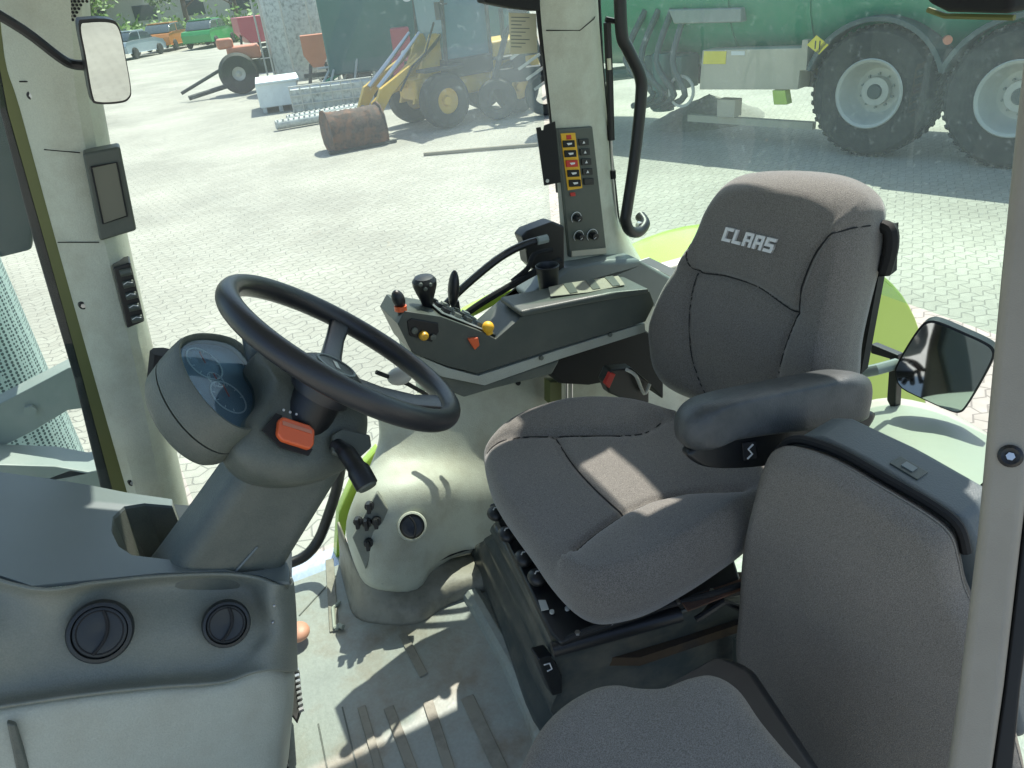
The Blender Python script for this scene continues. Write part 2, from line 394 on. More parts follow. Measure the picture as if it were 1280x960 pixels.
# ---- slurry tanker
TA = V((.3, -.954, 0)); TN = V((-.954, -.3, 0)); UPZ = V((0, 0, 1))
W1 = at(1087, 118, z=.80)
tk = thing('slurry_tanker', 'big dark green slurry tanker with grey wheels parked behind the seat, right of the yard', 'tanker', (W1.x, W1.y, 0))
def TP(a, n, z): return V((W1.x, W1.y, 0))+TA*a+TN*n+UPZ*z   # along, outward, up
def wheel(a, par):
    m = MB(); c = TP(a, -.28, .81)
    K = .92
    prof = [(r_*K, h_) for r_, h_ in [(.44, -.3), (.62, -.33), (.8, -.3), (.865, -.22), (.88, 0), (.865, .22), (.8, .3), (.62, .34), (.44, .3), (.4, .2), (.4, -.2)]]
    m.lathe(prof+[prof[0]], c, TN, 64)
    for k in range(44):   # lugs round the tread
        t = 2*math.pi*k/44; d = UPZ*math.cos(t)+TA*math.sin(t); tg = -UPZ*math.sin(t)+TA*math.cos(t)
        for s in (-1, 1): m.box(c+d*.795+TN*.13*s+tg*.03*s, (.24, .05, .035), axes=(TN+tg*.5*s, tg-TN*.5*s, d))
    w = m.build('wheel', 'tyre', par)
    m = MB(); m.lathe([(r_*K, h_) for r_, h_ in [(.455, .31), (.47, .33), (.455, .345), (.42, .32), (.40, .26), (.38, .18), (.34, .06), (.3, .03), (.2, .03), (.19, .1), (.19, .13), (.12, .14), (.0, .14)]], c, TN, 48)
    r = m.build('rim', 'rim', w)
    for k in range(10):
        m = MB(); t = 2*math.pi*k/10; d = UPZ*math.cos(t)+TA*math.sin(t); m.cyl(c+d*.21+TN*.03, c+d*.21+TN*.07, .016, seg=8); m.build('wheel_bolt', 'greysteel', r)
    m = MB(); m.cyl(c+TN*.13, c+TN*.17, .1, .085, seg=24); m.build('hub', 'mudguard', r)
for a in (0, 1.68): wheel(a, tk)
# tank body: horizontal drum
m = MB(); tc_ = lambda a, r: [TP(a, -1.25+r*math.cos(t), 2.15+r*.98*math.sin(t)) for t in [2*math.pi*k/48 for k in range(48)]]
m.loft([tc_(-6.2, .1), tc_(-6.15, .75), tc_(-5.9, 1.08), tc_(-5.4, 1.2), tc_(4.4, 1.2), tc_(4.9, 1.0), tc_(5, .1)])
body = m.build('tank', 'tankgreen', tk)
for a in (-2.2, -.98, 3.2):
    m = MB(); m.loft([tc_(a-.03, 1.2), tc_(a-.03, 1.225), tc_(a+.03, 1.225), tc_(a+.03, 1.2)]); m.build('band', 'tankgreen', body)
m = MB(); m.box(TP(.5, -1.25, .85), (9, .5, .3), axes=(TA, TN, UPZ)); m.box(TP(1, -1.25, .7), (2.6, 1.8, .16), axes=(TA, TN, UPZ)); m.build('chassis', 'dark', tk)
for a0 in (0, 1.68):
    m = MB(); ring = lambda r, n: [TP(a0, n, .81)+(UPZ*math.sin(t)+TA*math.cos(t))*r*.92 for t in [math.radians(18+144*k/20) for k in range(21)]]
    m.loft([ring(.93, -.62), ring(1.0, -.62), ring(1.0, .06), ring(.93, .06), ring(.93, -.62)], caps=False, closed=False); m.build('mudguard', 'mudguard', tk, bevel=.01)
# board box in front of the wheels
q = Plane(TP(-1.6, .02, .9), TN)
bx = MB(); pts = [q.hit(*p) for p in ((878, 63), (1003, 60), (997, 112), (874, 112))]; bx.prism(pts, -TN*.35); bb = bx.build('storage_box', 'beige', tk, bevel=.01)
q2 = Plane(q.p+TN*.004, TN)
bx = MB(); bx.prism([q2.hit(*p) for p in ((880, 64), (908, 64), (907, 80), (879, 80))], TN*.004); bx.build('sticker', 'yelsticker', bb)
bx = MB(); bx.prism([q2.hit(*p) for p in ((914, 64), (931, 64), (931, 69), (914, 69))], TN*.004); bx.build('sticker', 'white', bb)
bx = MB(); bx.prism([q.hit(*p) for p in ((1003, 50), (1010, 50), (1008, 88), (999, 88))], -TN*.1); bx.build('lamp_bracket', 'beige', tk)
dz = Plane(TP(-1, .05, 1.1), TN)
bx = MB(); dm = [dz.hit(*p) for p in ((1021, 44), (1036, 56), (1024, 68), (1009, 56))]; bx.prism(dm, TN*.01); sg = bx.build('warning_sign', 'yelsticker', tk)
bx = MB(); cc = sum(dm, V())/4+TN*.012
for s in (-1, 1): bx.box(cc+TA*.03*s, (.015, .004, .1), axes=(TA, TN, UPZ))
bx.build('sign_mark', 'dark', sg)
m = MB(); m.prism([q.hit(*p) for p in ((835, 12), (926, 10), (926, 28), (842, 30))], -TN*.4); m.build('side_locker', 'greysteel', tk, bevel=.02)
m = MB(); m.box(TP(1.0, .05, 2.32), (1.4, .16, .06), axes=(TA, TN, UPZ)); m.box(TP(.35, .1, 2.1), (.3, .1, .12), axes=(TA, TN, UPZ)); m.build('top_rail', 'rim', tk, bevel=.01)
m = MB(); m.tube([TP(.84, .03, 1.45), TP(.88, .12, 1.45)], .05, 12); m.build('side_lamp', 'orangepaint', tk)
m = MB(); m.box(TP(-1.9, -.3, .3), (2.1, .1, .1), axes=(TA, TN, UPZ)); m.box(TP(-2.2, -.25, .5), (.3, .2, .25), axes=(TA, TN, UPZ)); m.build('drawbar_beam', 'beige', tk)
m = MB(); m.prism([q.hit(*p) for p in ((965, 113), (981, 113), (984, 131), (967, 131))], -TN*.15); m.build('wheel_chock', 'lime', tk, bevel=.01)
for zz in ():
    m = MB()
    for k in range(7): m.box(TP(-3.3, .02, .5+.3*k), (.5, .04, .03), axes=(TA, TN, UPZ))
    for s in (-.26, .26): m.box(TP(-3.3+s, .02, 1.4), (.03, .05, 2.1), axes=(TA, TN, UPZ))
    m.build('ladder', 'greysteel', tk)
m = MB(); m.cyl(TP(-3.6, -.5, .35), TP(-3.6, -.5, .9), .18, .12); m.tube([TP(-3.2, -1.25, 1), TP(-5.5, -1.25, .75), TP(-6.4, -1.25, .6)], .12); m.build('drawbar', 'darkgreen', tk)
m = MB(); m.box(TP(-3.3, -.3, 1.0), (.7, .5, .5), axes=(TA, TN, UPZ)); m.cyl(TP(-3.3, -.05, .75), TP(-3.3, -.05, 1.3), .16); m.cyl(TP(-4.1, -.3, 1.0), TP(-3.6, -.3, 1.0), .13); m.build('pump_unit', 'darkgreen', tk, bevel=.02)
for k in range(4): m = MB(); m.tube(catmull([TP(-2.9-.25*k, -.1, 1.9), TP(-3.0-.3*k, .1, 1.2), TP(-2.8-.2*k, .05, .7), TP(-3.4-.2*k, -.2, .45)], 4), .05, 8); m.build('hose', 'mudguard', tk)
m = MB(); m.lathe([(.24, -.01), (.24, .02), (.2, .02), (.2, -.01)], TP(-2.9, .0, .75), TN, 24); m.build('reel_ring', 'rim', tk)
# gravel heap under the tanker
def heap(c, sx, sy, h, seed):
    m = MB(); random.seed(seed); n = 28
    rings = []
    for i in range(12):
        s = 1-i/11
        rings.append([V((c.x+sx*s*math.cos(t)*(1+.12*noise.noise(V((math.cos(t)*2, math.sin(t)*2, seed)))), c.y+sy*s*math.sin(t), h*(1-s)**.8+.04*noise.noise(V((s*9, t*4, seed))) if i else 0)) for t in [2*math.pi*k/n for k in range(n)]])
    return m.loft(rings)
g0 = at(885, 150, z=0)
tag(heap(g0, 1.1, .8, .42, 3).build('gravel_heap', 'gravel'), 'heap of grey gravel lying on the yard beneath the tanker box', 'gravel heap')

# ---- wheel loader
def ground(px, py): return at(px, py, z=0)
LB = ground(560, 160); vd = V((LB.x, LB.y, 0)).normalized(); LX = V((vd.y, -vd.x, 0))  # LX to photo right
LX = (LX*.85+vd*.5).normalized(); LY = V((-LX.y, LX.x, 0))
lo = thing('wheel_loader', 'small yellow wheel loader with glazed cab standing behind the rusty bucket', 'loader', tuple(LB))
def LP(a, n, z): return LB+LX*a+LY*n+UPZ*z
def bxl(m, a, n, z, sa, sn, sz): m.box(LP(a, n, z), (sa, sn, sz), axes=(LX, LY, UPZ))
for a in (0, 1.75):
    for n_ in (0, 1.3):
        m = MB(); c = LP(a, n_, .52); m.lathe([(.24, -.17), (.42, -.18), (.5, -.13), (.52, 0), (.5, .13), (.42, .18), (.24, .17), (.24, -.17)], c, -LY, 32)
        w = m.build('wheel', 'tyre', lo)
        m = MB(); m.lathe([(.25, .14), (.23, .1), (.1, .08), (.08, .14), (0, .14)], c, -LY, 24); m.build('rim', 'loader', w)
m = MB(); bxl(m, 1.9, .65, 1.05, 1.2, 1.1, .75); bxl(m, .9, .65, .75, 1.2, .8, .45); bxl(m, 0, .65, .75, .9, .7, .4); m.build('body', 'loader', lo, bevel=.06)
m = MB(); bxl(m, .75, .65, 1.05, 1.1, 1.15, .35); m.build('cab_base', 'dark', lo, bevel=.04)
for a in (.22, 1.28):
    for n_ in (.12, 1.18): m = MB(); m.tube([LP(a, n_, 1.2), LP(a+(.08 if a < 1 else 0), n_, 2.5)], .04, 8); m.build('cab_post', 'dark', lo)
m = MB(); bxl(m, .78, .65, 2.56, 1.25, 1.25, .1); m.build('cab_roof', 'beige', lo, bevel=.04)
m = MB(); bxl(m, .76, .65, 1.85, 1.0, 1.02, 1.25); m.build('cab_window', 'loadercab', lo)
m = MB()
for n_ in (.3, 1.0): m.loft([[LP(a, n_+s*.05, z) for a, z in ((.1, 1.5), (.35, 1.75), (-1.0, .75), (-1.35, .35), (-1.5, .35), (-1.2, .9))] for s in (-1, 1)])
m.tube([LP(.2, .65, 1.0), LP(-1.0, .65, .75)], .07); m.tube([LP(-.1, .65, 1.35), LP(-1.25, .65, .6)], .04); m.build('lift_arm', 'loader', lo, bevel=.01)
for n_ in (.38, .92): m = MB(); m.loft([[LP(a, n_+s*.04, z) for a, z in ((-.5, .5), (.5, .5), (.5, 1.2), (.22, 1.7), (.08, 1.7), (-.2, 1.2))] for s in (-1, 1)]); m.build('front_frame', 'loader', lo, bevel=.01)
for n_ in (.45, .85): m = MB(); m.tube([LP(-.1, n_, 1.75), LP(-.7, n_, 1.25), LP(-1.15, n_, .9)], [.03, .05, .05], 8); m.build('hydraulic_ram', 'steel', lo)
m = MB(); m.tube([LP(.1, .2, 1.9), LP(-.2, .15, 1.4), LP(-.5, .2, 1.2), LP(-.8, .25, .8)], .02, 6); m.build('hydraulic_hose', 'seam', lo)
m = MB(); m.tube([LP(1.6, .1, 1.45), LP(1.6, .1, 2.0)], .05, 8); m.build('exhaust_pipe', 'dark', lo)
for a in (.35, 1.2): m = MB(); m.sphere(LP(a, .0, 2.45), .09, seg=10); m.build('work_lamp', 'rim', lo)
for a in (-.02, 1.75): m = MB(); bxl(m, a, -.02, 1.11, .9, .34, .06); m.build('mudguard', 'dark', lo, bevel=.02)
m = MB(); m.tube([LP(.3, -.02, 2.2), LP(.05, -.15, 2.2)], .015); bxl(m, 0, -.17, 2.1, .04, .16, .3); m.build('mirror', 'dark', lo)
# bucket
BB = ground(455, 186); bk = thing('loader_bucket', 'rusty brown steel loader bucket lying on the yard paving, in front of the yellow loader', 'bucket', tuple(BB))
bv = V((BB.x, BB.y, 0)).normalized(); BXx = V((bv.y, -bv.x, 0)); BXx = (BXx*.95+bv*.3).normalized(); BY = V((-BXx.y, BXx.x, 0))
def BP(a, n, z): return BB+BXx*a*.8+BY*n*.85+UPZ*z*.85+V((0, 0, 1))*0
prof = [(0.0, .02), (-.02, .3), (.04, .58), (.2, .76), (.42, .82), (.62, .78), (.78, .6), (.82, .3), (.75, .1), (.6, .0), (.3, -.0)]
m = MB(); rings = []
for a in [-.66+.08*k for k in range(17)]: rings.append([BP(a, n_+.02*noise.noise(V((a*4, n_*5, z*5))), max(z*.98+.03*noise.noise(V((a*5+3, n_*4, z*4))), .015)) for n_, z in prof])
m.loft(rings); shell = m.build('shell', 'rust', bk, bevel=.02)
for a in (-.67, .63):
    m = MB(); m.loft([[BP(a+s*.015, .4+(n_-.4)*1.04, .012+z*1.03) for n_, z in prof] for s in (-1, 1)]); m.build('side_plate', 'rust', bk)
m = MB(); m.box(BP(0, .03, .04), (1.3, .1, .05), axes=(BXx, BY, UPZ)); m.build('cutting_edge', 'dark', bk)
m = MB()
for s in (.4,): m.tube([BP(s, .75, .75), BP(s+.15, .95, .5), BP(s+.25, .8, .2)], .045)
m.build('hitch_hook', 'dark', bk)
# pole
a, b = ground(530, 195), ground(672, 183); m = MB(); m.tube([a+UPZ*.03, (a+b)/2+UPZ*.035, b+UPZ*.03], .03, 8)
tag(m.build('wooden_pole', 'wood', loc=tuple(a), bevel=0), 'long thin wooden pole lying flat on the pale paving before the loader', 'pole')

# implements behind loader
def local_thing(name, label, cat, px, py, group=None, yawadd=0.):
    g = ground(px, py); d = math.atan2(g.y, g.x)-math.pi/2
    return thing(name, label, cat, tuple(g), group, local=True, rz=d+yawadd)
# local frame: +x = photo right, +y = away
t = local_thing('hay_tedder', 'dark folded hay machine with pale tine bars beside the middle pillar', 'farm machine', 655, 150)
m = MB(); m.box((0, .5, .8), (1.1, .3, .25)); m.box((0, .5, 1.4), (.25, .25, 1.3)); m.tube([(-.7, .3, .3), (-.2, .4, 1.6), (.5, .5, 2.2)], .06); m.tube([(.7, .3, .2), (.3, .4, 1.5), (-.4, .5, 2.4)], .06); m.build('frame', 'dark', t)
for k in range(5):
    m = MB(); m.box((.05+.14*k, .12, 1.25-.2*k), (.5, .04, .05), rot=Quaternion((0, 1, 0), -.5)); m.build('tine_bar', 'rim', t)
for s in (-.5, .45):
    m = MB(); m.lathe([(.2, -.1), (.36, -.1), (.4, 0), (.36, .1), (.2, .1)], (s, .3, .4), (0, -1, 0), 24); m.build('wheel', 'tyre', t)
t = local_thing('farm_trailer', 'tall dark green trailer with white lettering standing behind the loader cab', 'trailer', 545, 118)
m = MB(); m.box((0, 1.2, 2.2), (5.2, 2.2, 3.0)); bdy = m.build('trailer_body', 'darkgreen', t, bevel=.05)
m = text_mesh('S', .55, (-1.5, .09, 2.55), (1, 0, 0), (0, 0, 1), .005, .01, .2); m.build('lettering', 'white', bdy)
m = text_mesh('S', .5, (-.4, .09, 2.35), (1, 0, 0), (0, 0, 1), .005, .01, .2); m.build('lettering', 'white', bdy)
for s in (-1.4, 1.4):
    m = MB(); m.lathe([(.2, -.15), (.5, -.15), (.55, 0), (.5, .15), (.2, .15)], (s, .4, .55), (0, -1, 0), 28); m.build('wheel', 'tyre', t)
t = local_thing('seed_drill', 'red upright machine head on dark frame left of the loader cab', 'farm machine', 510, 128)
m = MB(); m.box((.05, .3, 1.3), (.45, .4, .75)); m.box((-.1, .2, .8), (.3, .3, .5)); m.build('hopper', 'redpaint', t, bevel=.03)
m = MB(); m.box((0, .35, .55), (1.2, .3, .2)); m.tube([(-.5, .2, .05), (-.2, .3, .9)], .04); m.tube([(.5, .2, .05), (.2, .3, .9)], .04); m.build('frame', 'dark', t)
m = MB(); m.cyl((.08, .1, 1.1), (.08, .04, 1.1), .08); m.build('round_badge', 'white', t)
t = local_thing('harrow', 'green and white tubular harrow frame folded up on the yard', 'harrow', 450, 128)
m = MB(); random.seed(4)
for k in range(7): m.tube([(-1+.3*k, random.uniform(-.3, .5), .3+random.random()*.3), (-.5+.25*k, random.uniform(0, .5), .9+random.random()*.6)], .03, 6)
m.tube([(-1.1, 0, .45), (1.1, .2, .55)], .04, 6); m.tube([(-1.1, .5, .3), (1.1, .5, .35)], .04, 6); m.tube([(-.9, .1, .9), (1.0, .1, .95), (1.1, .1, .6)], .03, 6); m.build('white_frame', 'rim', t)
m = MB(); m.box((-.4, .3, .35), (1.2, .6, .12)); m.tube([(-.9, .2, .5), (.3, .3, 1.0)], .05, 6); m.build('green_frame', 'seagreen', t)
t = local_thing('water_tank', 'upright pale grey tank in a tube cage, tallest item left of the trailer', 'tank', 388, 112)
m = MB(); m.lathe([(0, .2), (.8, .22), (.95, .5), (.95, 2.7), (.8, 3.0), (.3, 3.2), (0, 3.2)], (0, 1.2, 0), (0, 0, 1), 32); m.build('vessel', 'greybox', t)
m = MB()
for k in range(10): 
    an = 2*math.pi*k/10; m.tube([(1.2*math.cos(an), 1.2+1.2*math.sin(an), 0), (1.2*math.cos(an), 1.2+1.2*math.sin(an), 3.1)], .03, 6)
m.build('cage', 'rim', t)
t = local_thing('fertiliser_spreader', 'orange and red hopper machine standing between the pale tank and the harrow', 'spreader', 405, 118)
m = MB(); m.loft([[V((x*s, y*s+.5, z)) for x, y in ((-.5, -.4), (.5, -.4), (.5, .4), (-.5, .4))] for s, z in ((.3, .7), (.7, 1.05), (.7, 1.55))]); m.build('hopper', 'orangepaint', t)
m = MB(); m.tube([(-.4, .2, 0), (-.2, .4, .8)], .05); m.tube([(.4, .2, 0), (.2, .4, .8)], .05); m.box((0, .4, .5), (.9, .3, .1)); m.build('frame', 'dark', t)
# pale crates and pallets
t = local_thing('white_crate', 'large white box with open dark end standing on the paving at the yard edge', 'crate', 352, 138)
m = MB(); m.box((.0, .5, .42), (1.0, 1.6, .55)); m.build('crate_shell', 'whitebox', t, bevel=.02)
m = MB()
for k in (-.4, 0, .4): m.box((k, .5, .08), (.1, 1.6, .14))
m.build('runner', 'greybox', t)
m = MB(); m.box((.05, .5, .72), (1.08, 1.68, .05)); m.build('lid', 'whitebox', t, bevel=.01)
t = local_thing('mesh_crate', 'long silver mesh cage of scrap next to the white box', 'crate', 420, 143)
m = MB(); m.box((0, .5, .4), (1.9, .9, .5)); m.build('contents', 'greybox', t, bevel=.02)
m = MB()
for k in range(9): m.tube([(-.95+.2375*k, .02, .12), (-.95+.2375*k, .02, .72)], .015, 5)
for z in (.12, .32, .52, .72): m.tube([(-.97, .02, z), (.97, .02, z)], .018, 5)
m.build('wire_cage', 'rim', t)
for k, (px, py, lab) in enumerate(((396, 155, 'grey slatted roller bar lying on the paving left of the bucket'), (408, 148, 'pale thin rail lying behind the grey roller bar'))):
    t = local_thing('roller_bar', lab, 'metal bar', px, py, yawadd=.25+.05*k)
    m = MB(); m.cyl((-.9, 0, .12), (1.0, 0, .12), .1, seg=12); m.build('roller', 'greybox', t)
    for j in range(16): m = MB(); m.box((-.85+.12*j, 0, .2), (.03, .12, .06)); m.build('slat', 'rim', t)
t = local_thing('compact_tractor', 'small grey field machine with orange top and big dark tyre at the yard edge', 'tractor', 305, 118)
m = MB(); m.lathe([(.2, -.2), (.52, -.2), (.6, 0), (.52, .2), (.2, .2)], (0, .2, .6), (0, -1, 0), 28); w = m.build('wheel', 'tyre', t)
m = MB(); m.lathe([(.3, .16), (.1, .12), (0, .18)], (0, .2, .6), (0, -1, 0), 20); m.build('rim', 'rim', w)
m = MB(); m.box((.3, .7, 1.15), (1.0, .8, .4)); m.box((-.2, .6, 1.45), (.5, .5, .3)); m.build('hood', 'orangepaint', t, bevel=.08)
m = MB(); m.box((.3, .7, .7), (1.6, .5, .4)); m.tube([(-.4, .1, .3), (-1.6, -.2, .12)], .07); m.tube([(-.4, .3, .8), (-1.8, .1, .25)], .05); m.build('chassis', 'dark', t)

# parked cars
def car(px, py, label, paint, yawadd, s=1.):
    t = local_thing('parked_car', label, 'car', px, py, 'cars parked at the far edge of the yard', yawadd)
    sec = lambda y, k=1.: [V((x*s, y*s, z*s)) for x, z in ((-2.1, .35), (-2.15, .75), (-2.0, .95), (-1.2, 1.02), (1.1, 1.02), (1.95, .85), (2.15, .6), (2.1, .3))]
    m = MB(); m.loft([[p*1 for p in sec(-.82)], sec(-.88), sec(.88), sec(.82)]); m.build('body', paint, t, bevel=.08)
    cs = lambda y, k: [V((x*s, y*s, z*s)) for x, z in ((-1.7, 1.0), (-1.2, 1.42), (-.9, 1.48), (.2, 1.48), (.6, 1.4), (1.15, 1.0))]
    m = MB(); m.loft([cs(-.74, 1), cs(.74, 1)]); m.build('windows', 'carglass', t, bevel=.06)
    m = MB(); m.box((-.35*s, 0, 1.5*s), (1.4*s, 1.36*s, .06*s)); m.box((-.35*s, -.745*s, 1.24*s), (.08, .02, .4)); m.build('roof', paint, t, bevel=.03)
    for x in (-1.35, 1.35):
        for y in (-.8, .8):
            m = MB(); m.lathe([(.0, -.1), (.3, -.1), (.33, 0), (.3, .1), (.2, .12), (0, .1)], (x*s, y*s, .33*s), (0, -1 if y < 0 else 1, 0), 20); m.build('wheel', 'tyre', t)
car(172, 72, 'silver blue car with its nose to the yard, leftmost of the parked cars', 'carblue', 1.0, 1.0)
car(215, 62, 'orange car between the silver blue car and the green car', 'carorange', 1.2, 1.1)
car(266, 58, 'dark green car at the yard edge right of the orange car', 'cargreen', 1.2, 1.1)

# trees, hedge and buildings beyond
def tree(px, py, h, r, label, lf, seed, n=900, group='trees beyond the yard'):
    rnd = random.Random(seed); t = local_thing('tree', label, 'tree', px, py, group)
    m = MB(); m.tube([(0, 0, 0), (.1, 0, h*.3), (0, .1, h*.7)], [.28, .2, .06], 8)
    for k in range(6):
        an = rnd.random()*6.28; m.tube([(0.05, 0, h*(.25+.06*k)), (r*.6*math.cos(an), r*.6*math.sin(an), h*(.45+.07*k))], [.1, .03], 6)
    m.build('trunk', 'bark', t)
    m = MB(); cl = [(V((rnd.gauss(0, r*.45), rnd.gauss(0, r*.45), h*rnd.uniform(.35, .95))), r*rnd.uniform(.25, .5)) for _ in range(16)]
    for k in range(n):
        c, rr = rnd.choice(cl); p = c+V((rnd.gauss(0, 1), rnd.gauss(0, 1), rnd.gauss(0, .8))).normalized()*rr*rnd.uniform(.6, 1.05)
        a = V((rnd.gauss(0, 1), rnd.gauss(0, 1), rnd.gauss(0, 1))).normalized(); b_ = a.orthogonal().normalized(); s = rnd.uniform(.18, .4)
        vs = m.vs([p+a*s, p+b_*s*.5, p-a*s, p-b_*s*.5]); m.face(vs)
    m.build('crown', lf, t, smooth=False)
tree(120, 54, 8, 4, 'bright green round tree left of the parked cars', 'lightleaf', 1)
tree(238, 44, 9, 5, 'broad green tree rising behind the orange car', 'leaf', 2)
tree(300, 40, 7, 4, 'bushy mid green tree between the parked cars and the pale tank', 'lightleaf', 3)
tree(350, 36, 10, 4.5, 'tall dark tree above the compact field machine', 'leaf', 4)
tree(720, 20, 11, 5, 'dark tree directly behind the middle cab pillar', 'leaf', 5)
m = MB(); rnd = random.Random(5); a, b = ground(60, 70), ground(420, 44)
for k in range(5000):
    u = rnd.random(); p = a.lerp(b, u)+V((rnd.uniform(-1, 1), rnd.uniform(1, 3), abs(rnd.gauss(0, .8)))); d = V((rnd.gauss(0, 1), rnd.gauss(0, 1), rnd.gauss(0, 1))).normalized(); e = d.orthogonal().normalized(); s = .22
    m.face(m.vs([p+d*s, p+e*s*.5, p-d*s, p-e*s*.5]))
tag(m.build('hedge', 'lightleaf', smooth=False), 'low bright green hedge running behind the parked cars', 'hedge')
gg = ground(300, 30); t = thing('farm_building', 'long low grey roofed building far behind the parked cars', 'building', (gg.x, gg.y, 0), local=True, rz=-.1)
m = MB(); m.box((0, 0, 2.2), (46, 12, 4.4)); wl = m.build('wall', 'wall', t)
for k in range(9):
    m = MB(); m.box((-19+4.8*k, -6.02, 2.2), (2.2, .1, 1.4)); m.build('window', 'carglass', wl)
m = MB(); m.loft([[V((x, -6.8, 4.3)), V((x, 6.8, 4.3)), V((x, 0, 7.4))] for x in (-23.6, 23.6)]); m.build('roof', 'roof', t)
def implement(px, py, label, c1, c2, seed, h=1.5, w=2.2, yaw_=.3):
    rnd = random.Random(seed); t = local_thing('farm_implement', label, 'farm machine', px, py, 'farm machines lined up along the yard edge', yaw_)
    m = MB(); m.box((0, .3, h*.35), (w, .25, .14)); m.tube([(-w*.4, .2, 0), (-w*.3, .3, h*.6)], .05, 6); m.tube([(w*.4, .2, 0), (w*.3, .3, h*.6)], .05, 6); m.tube([(0, .2, h*.4), (-.1, -.8, .25)], .06, 6); m.build('frame', c2, t)
    m = MB(); m.loft([[V((x*s*w*.35, .4+y*.5, z)) for x, y in ((-1, -1), (1, -1), (1, 1), (-1, 1))] for s, z in ((.5, h*.42), (1, h*.65), (1, h*.95))]); m.build('hopper', c1, t, bevel=.03)
    for s in (-1, 1): m = MB(); m.lathe([(0, -.08), (.15, -.1), (.36, -.1), (.4, 0), (.36, .1), (.15, .1), (0, .08)], (s*w*.45, .3, .4), (0, -1, 0), 20); m.build('wheel', 'tyre', t)
    for k in range(4): m = MB(); m.tube([(-w*.4+w*.27*k, .1, h*.35), (-w*.42+w*.27*k+rnd.uniform(-.1, .1), -.15, .1)], .025, 6); m.build('tine', 'rim', t)
implement(330, 78, 'red and dark seed hopper on wheels right of the dark green car', 'redpaint', 'dark', 1, 2.0)
implement(372, 84, 'bright green hopper machine behind the long silver mesh cage', 'seagreen', 'dark', 2, 2.2)
implement(445, 98, 'low green wheeled hopper machine just left of the tall dark trailer', 'seagreen', 'rim', 3, 2.4, 1.8)
implement(480, 106, 'orange wheeled hopper machine in front of the dark trailer', 'orangepaint', 'dark', 4, 1.5, 1.6)
# ================================================================== CAB SHELL
def prism_px(m, px, y=None, pl=None, vec=(0, .05, 0), x=None, z=None):
    return m.prism([at(*p, y=y, pl=pl, x=x, z=z) for p in px], vec)
NY = V((0, -1, 0))
# floor
fl = structure((lambda m: m.box((.35, .83, 1.40), (1.9, 1.36, .04)).build('cab_floor', 'floor', bevel=.008))(MB()))
m = MB(); m.box((.2, 1.56, 1.385), (1.0, .09, .03)); tag(m.build('step_plate', 'tread', bevel=.004, loc=(.2, 1.56, 1.385)), 'blue-grey metal tread strip along the far edge of the cab floor', 'step plate')
def strip(m, a, b, w, z=1.42, h=.004, taper=1.):
    a, b = at(*a, z=z), at(*b, z=z); d = (b-a).normalized(); n = V((-d.y, d.x, 0))*w/2
    m.prism([a+n*taper, b+n, b-n, a-n*taper], (0, 0, h))
for a, b, w in (((452, 884), (478, 975), .016), ((486, 885), (520, 975), .02), ((535, 878), (566, 975), .02), ((584, 872), (632, 975), .026), ((503, 793), (530, 845), .018), ((412, 700), (418, 790), .02)):
    m = MB(); strip(m, a, b, w); m.build('floor_rib', 'floorrib', fl, bevel=.0015)
m = MB()
for a, b in (((428, 884), (450, 975)), ((398, 905), (412, 975)), ((374, 770), (420, 720))): strip(m, a, b, .003, h=.0015)
m.build('floor_groove', 'column', fl)
m = MB(); m.tube([at(566, 705, z=1.42), at(600, 760, z=1.42), at(640, 830, z=1.42), at(668, 890, z=1.42), at(700, 980, z=1.42)], .022, 10); m.build('raised_edge', 'floor', fl)
# A pillar
ap = thing('front_pillar', 'tall pale grey-green pillar at left carrying a display and a black switch strip', 'pillar', tuple(at(190, 620, y=1.5)))
def Yrow(L): return [at(px, py, y=y) for px, py, y in L]
m = MB(); m.surf([Yrow(r) for r in (
    ((6, -60, 1.60), (-6, -60, 1.50), (85, -60, 1.475), (107, -60, 1.53), (107, -60, 1.62)),
    ((15, 70, 1.60), (6, 70, 1.50), (92, 70, 1.475), (116, 70, 1.53), (116, 70, 1.62)),
    ((32, 130, 1.60), (25, 135, 1.50), (97, 130, 1.475), (128, 135, 1.53), (128, 135, 1.62)),
    ((76, 300, 1.60), (70, 300, 1.50), (130, 300, 1.475), (159, 300, 1.53), (159, 300, 1.62)),
    ((125, 470, 1.60), (119, 475, 1.50), (172, 470, 1.475), (198, 470, 1.53), (198, 470, 1.62)),
    ((165, 622, 1.60), (161, 622, 1.50), (206, 640, 1.475), (236, 640, 1.53), (236, 640, 1.62)),
    ((175, 660, 1.60), (173, 665, 1.50), (215, 680, 1.475), (246, 680, 1.53), (246, 680, 1.62)))], 3, 4)
trim = m.build('pillar_trim', 'palegrey', ap, angle=25)
m = MB(); prism_px(m, ((-20, -20), (-8, -20), (10, 60), (26, 140), (72, 302), (121, 475), (166, 640), (148, 640), (104, 475), (56, 302), (10, 140)), y=1.505); m.build('door_edge_strip', 'olive', ap)
m = MB(); prism_px(m, ((-40, -20), (-14, -20), (11, 140), (57, 302), (105, 475), (149, 640), (133, 640), (93, 475), (42, 302), (0, 140), (-10, 60)), y=1.52, vec=(0, .03, 0)); m.build('rubber_seal', 'seal', ap, bevel=.003)
for p in ((40, 119), (104, 381), (165, 602)):
    m = MB(); c = at(*p, y=1.492); m.cyl(c+V((0, .004, 0)), c+V((0, -.006, 0)), .009, .007); s_ = m.build('screw', 'black', trim, bevel=.001)
    m = MB(); m.cyl(c+V((0, -.0055, 0)), c+V((0, -.0075, 0)), .004, seg=6); m.build('screw_socket', 'steel', s_)
m = MB()
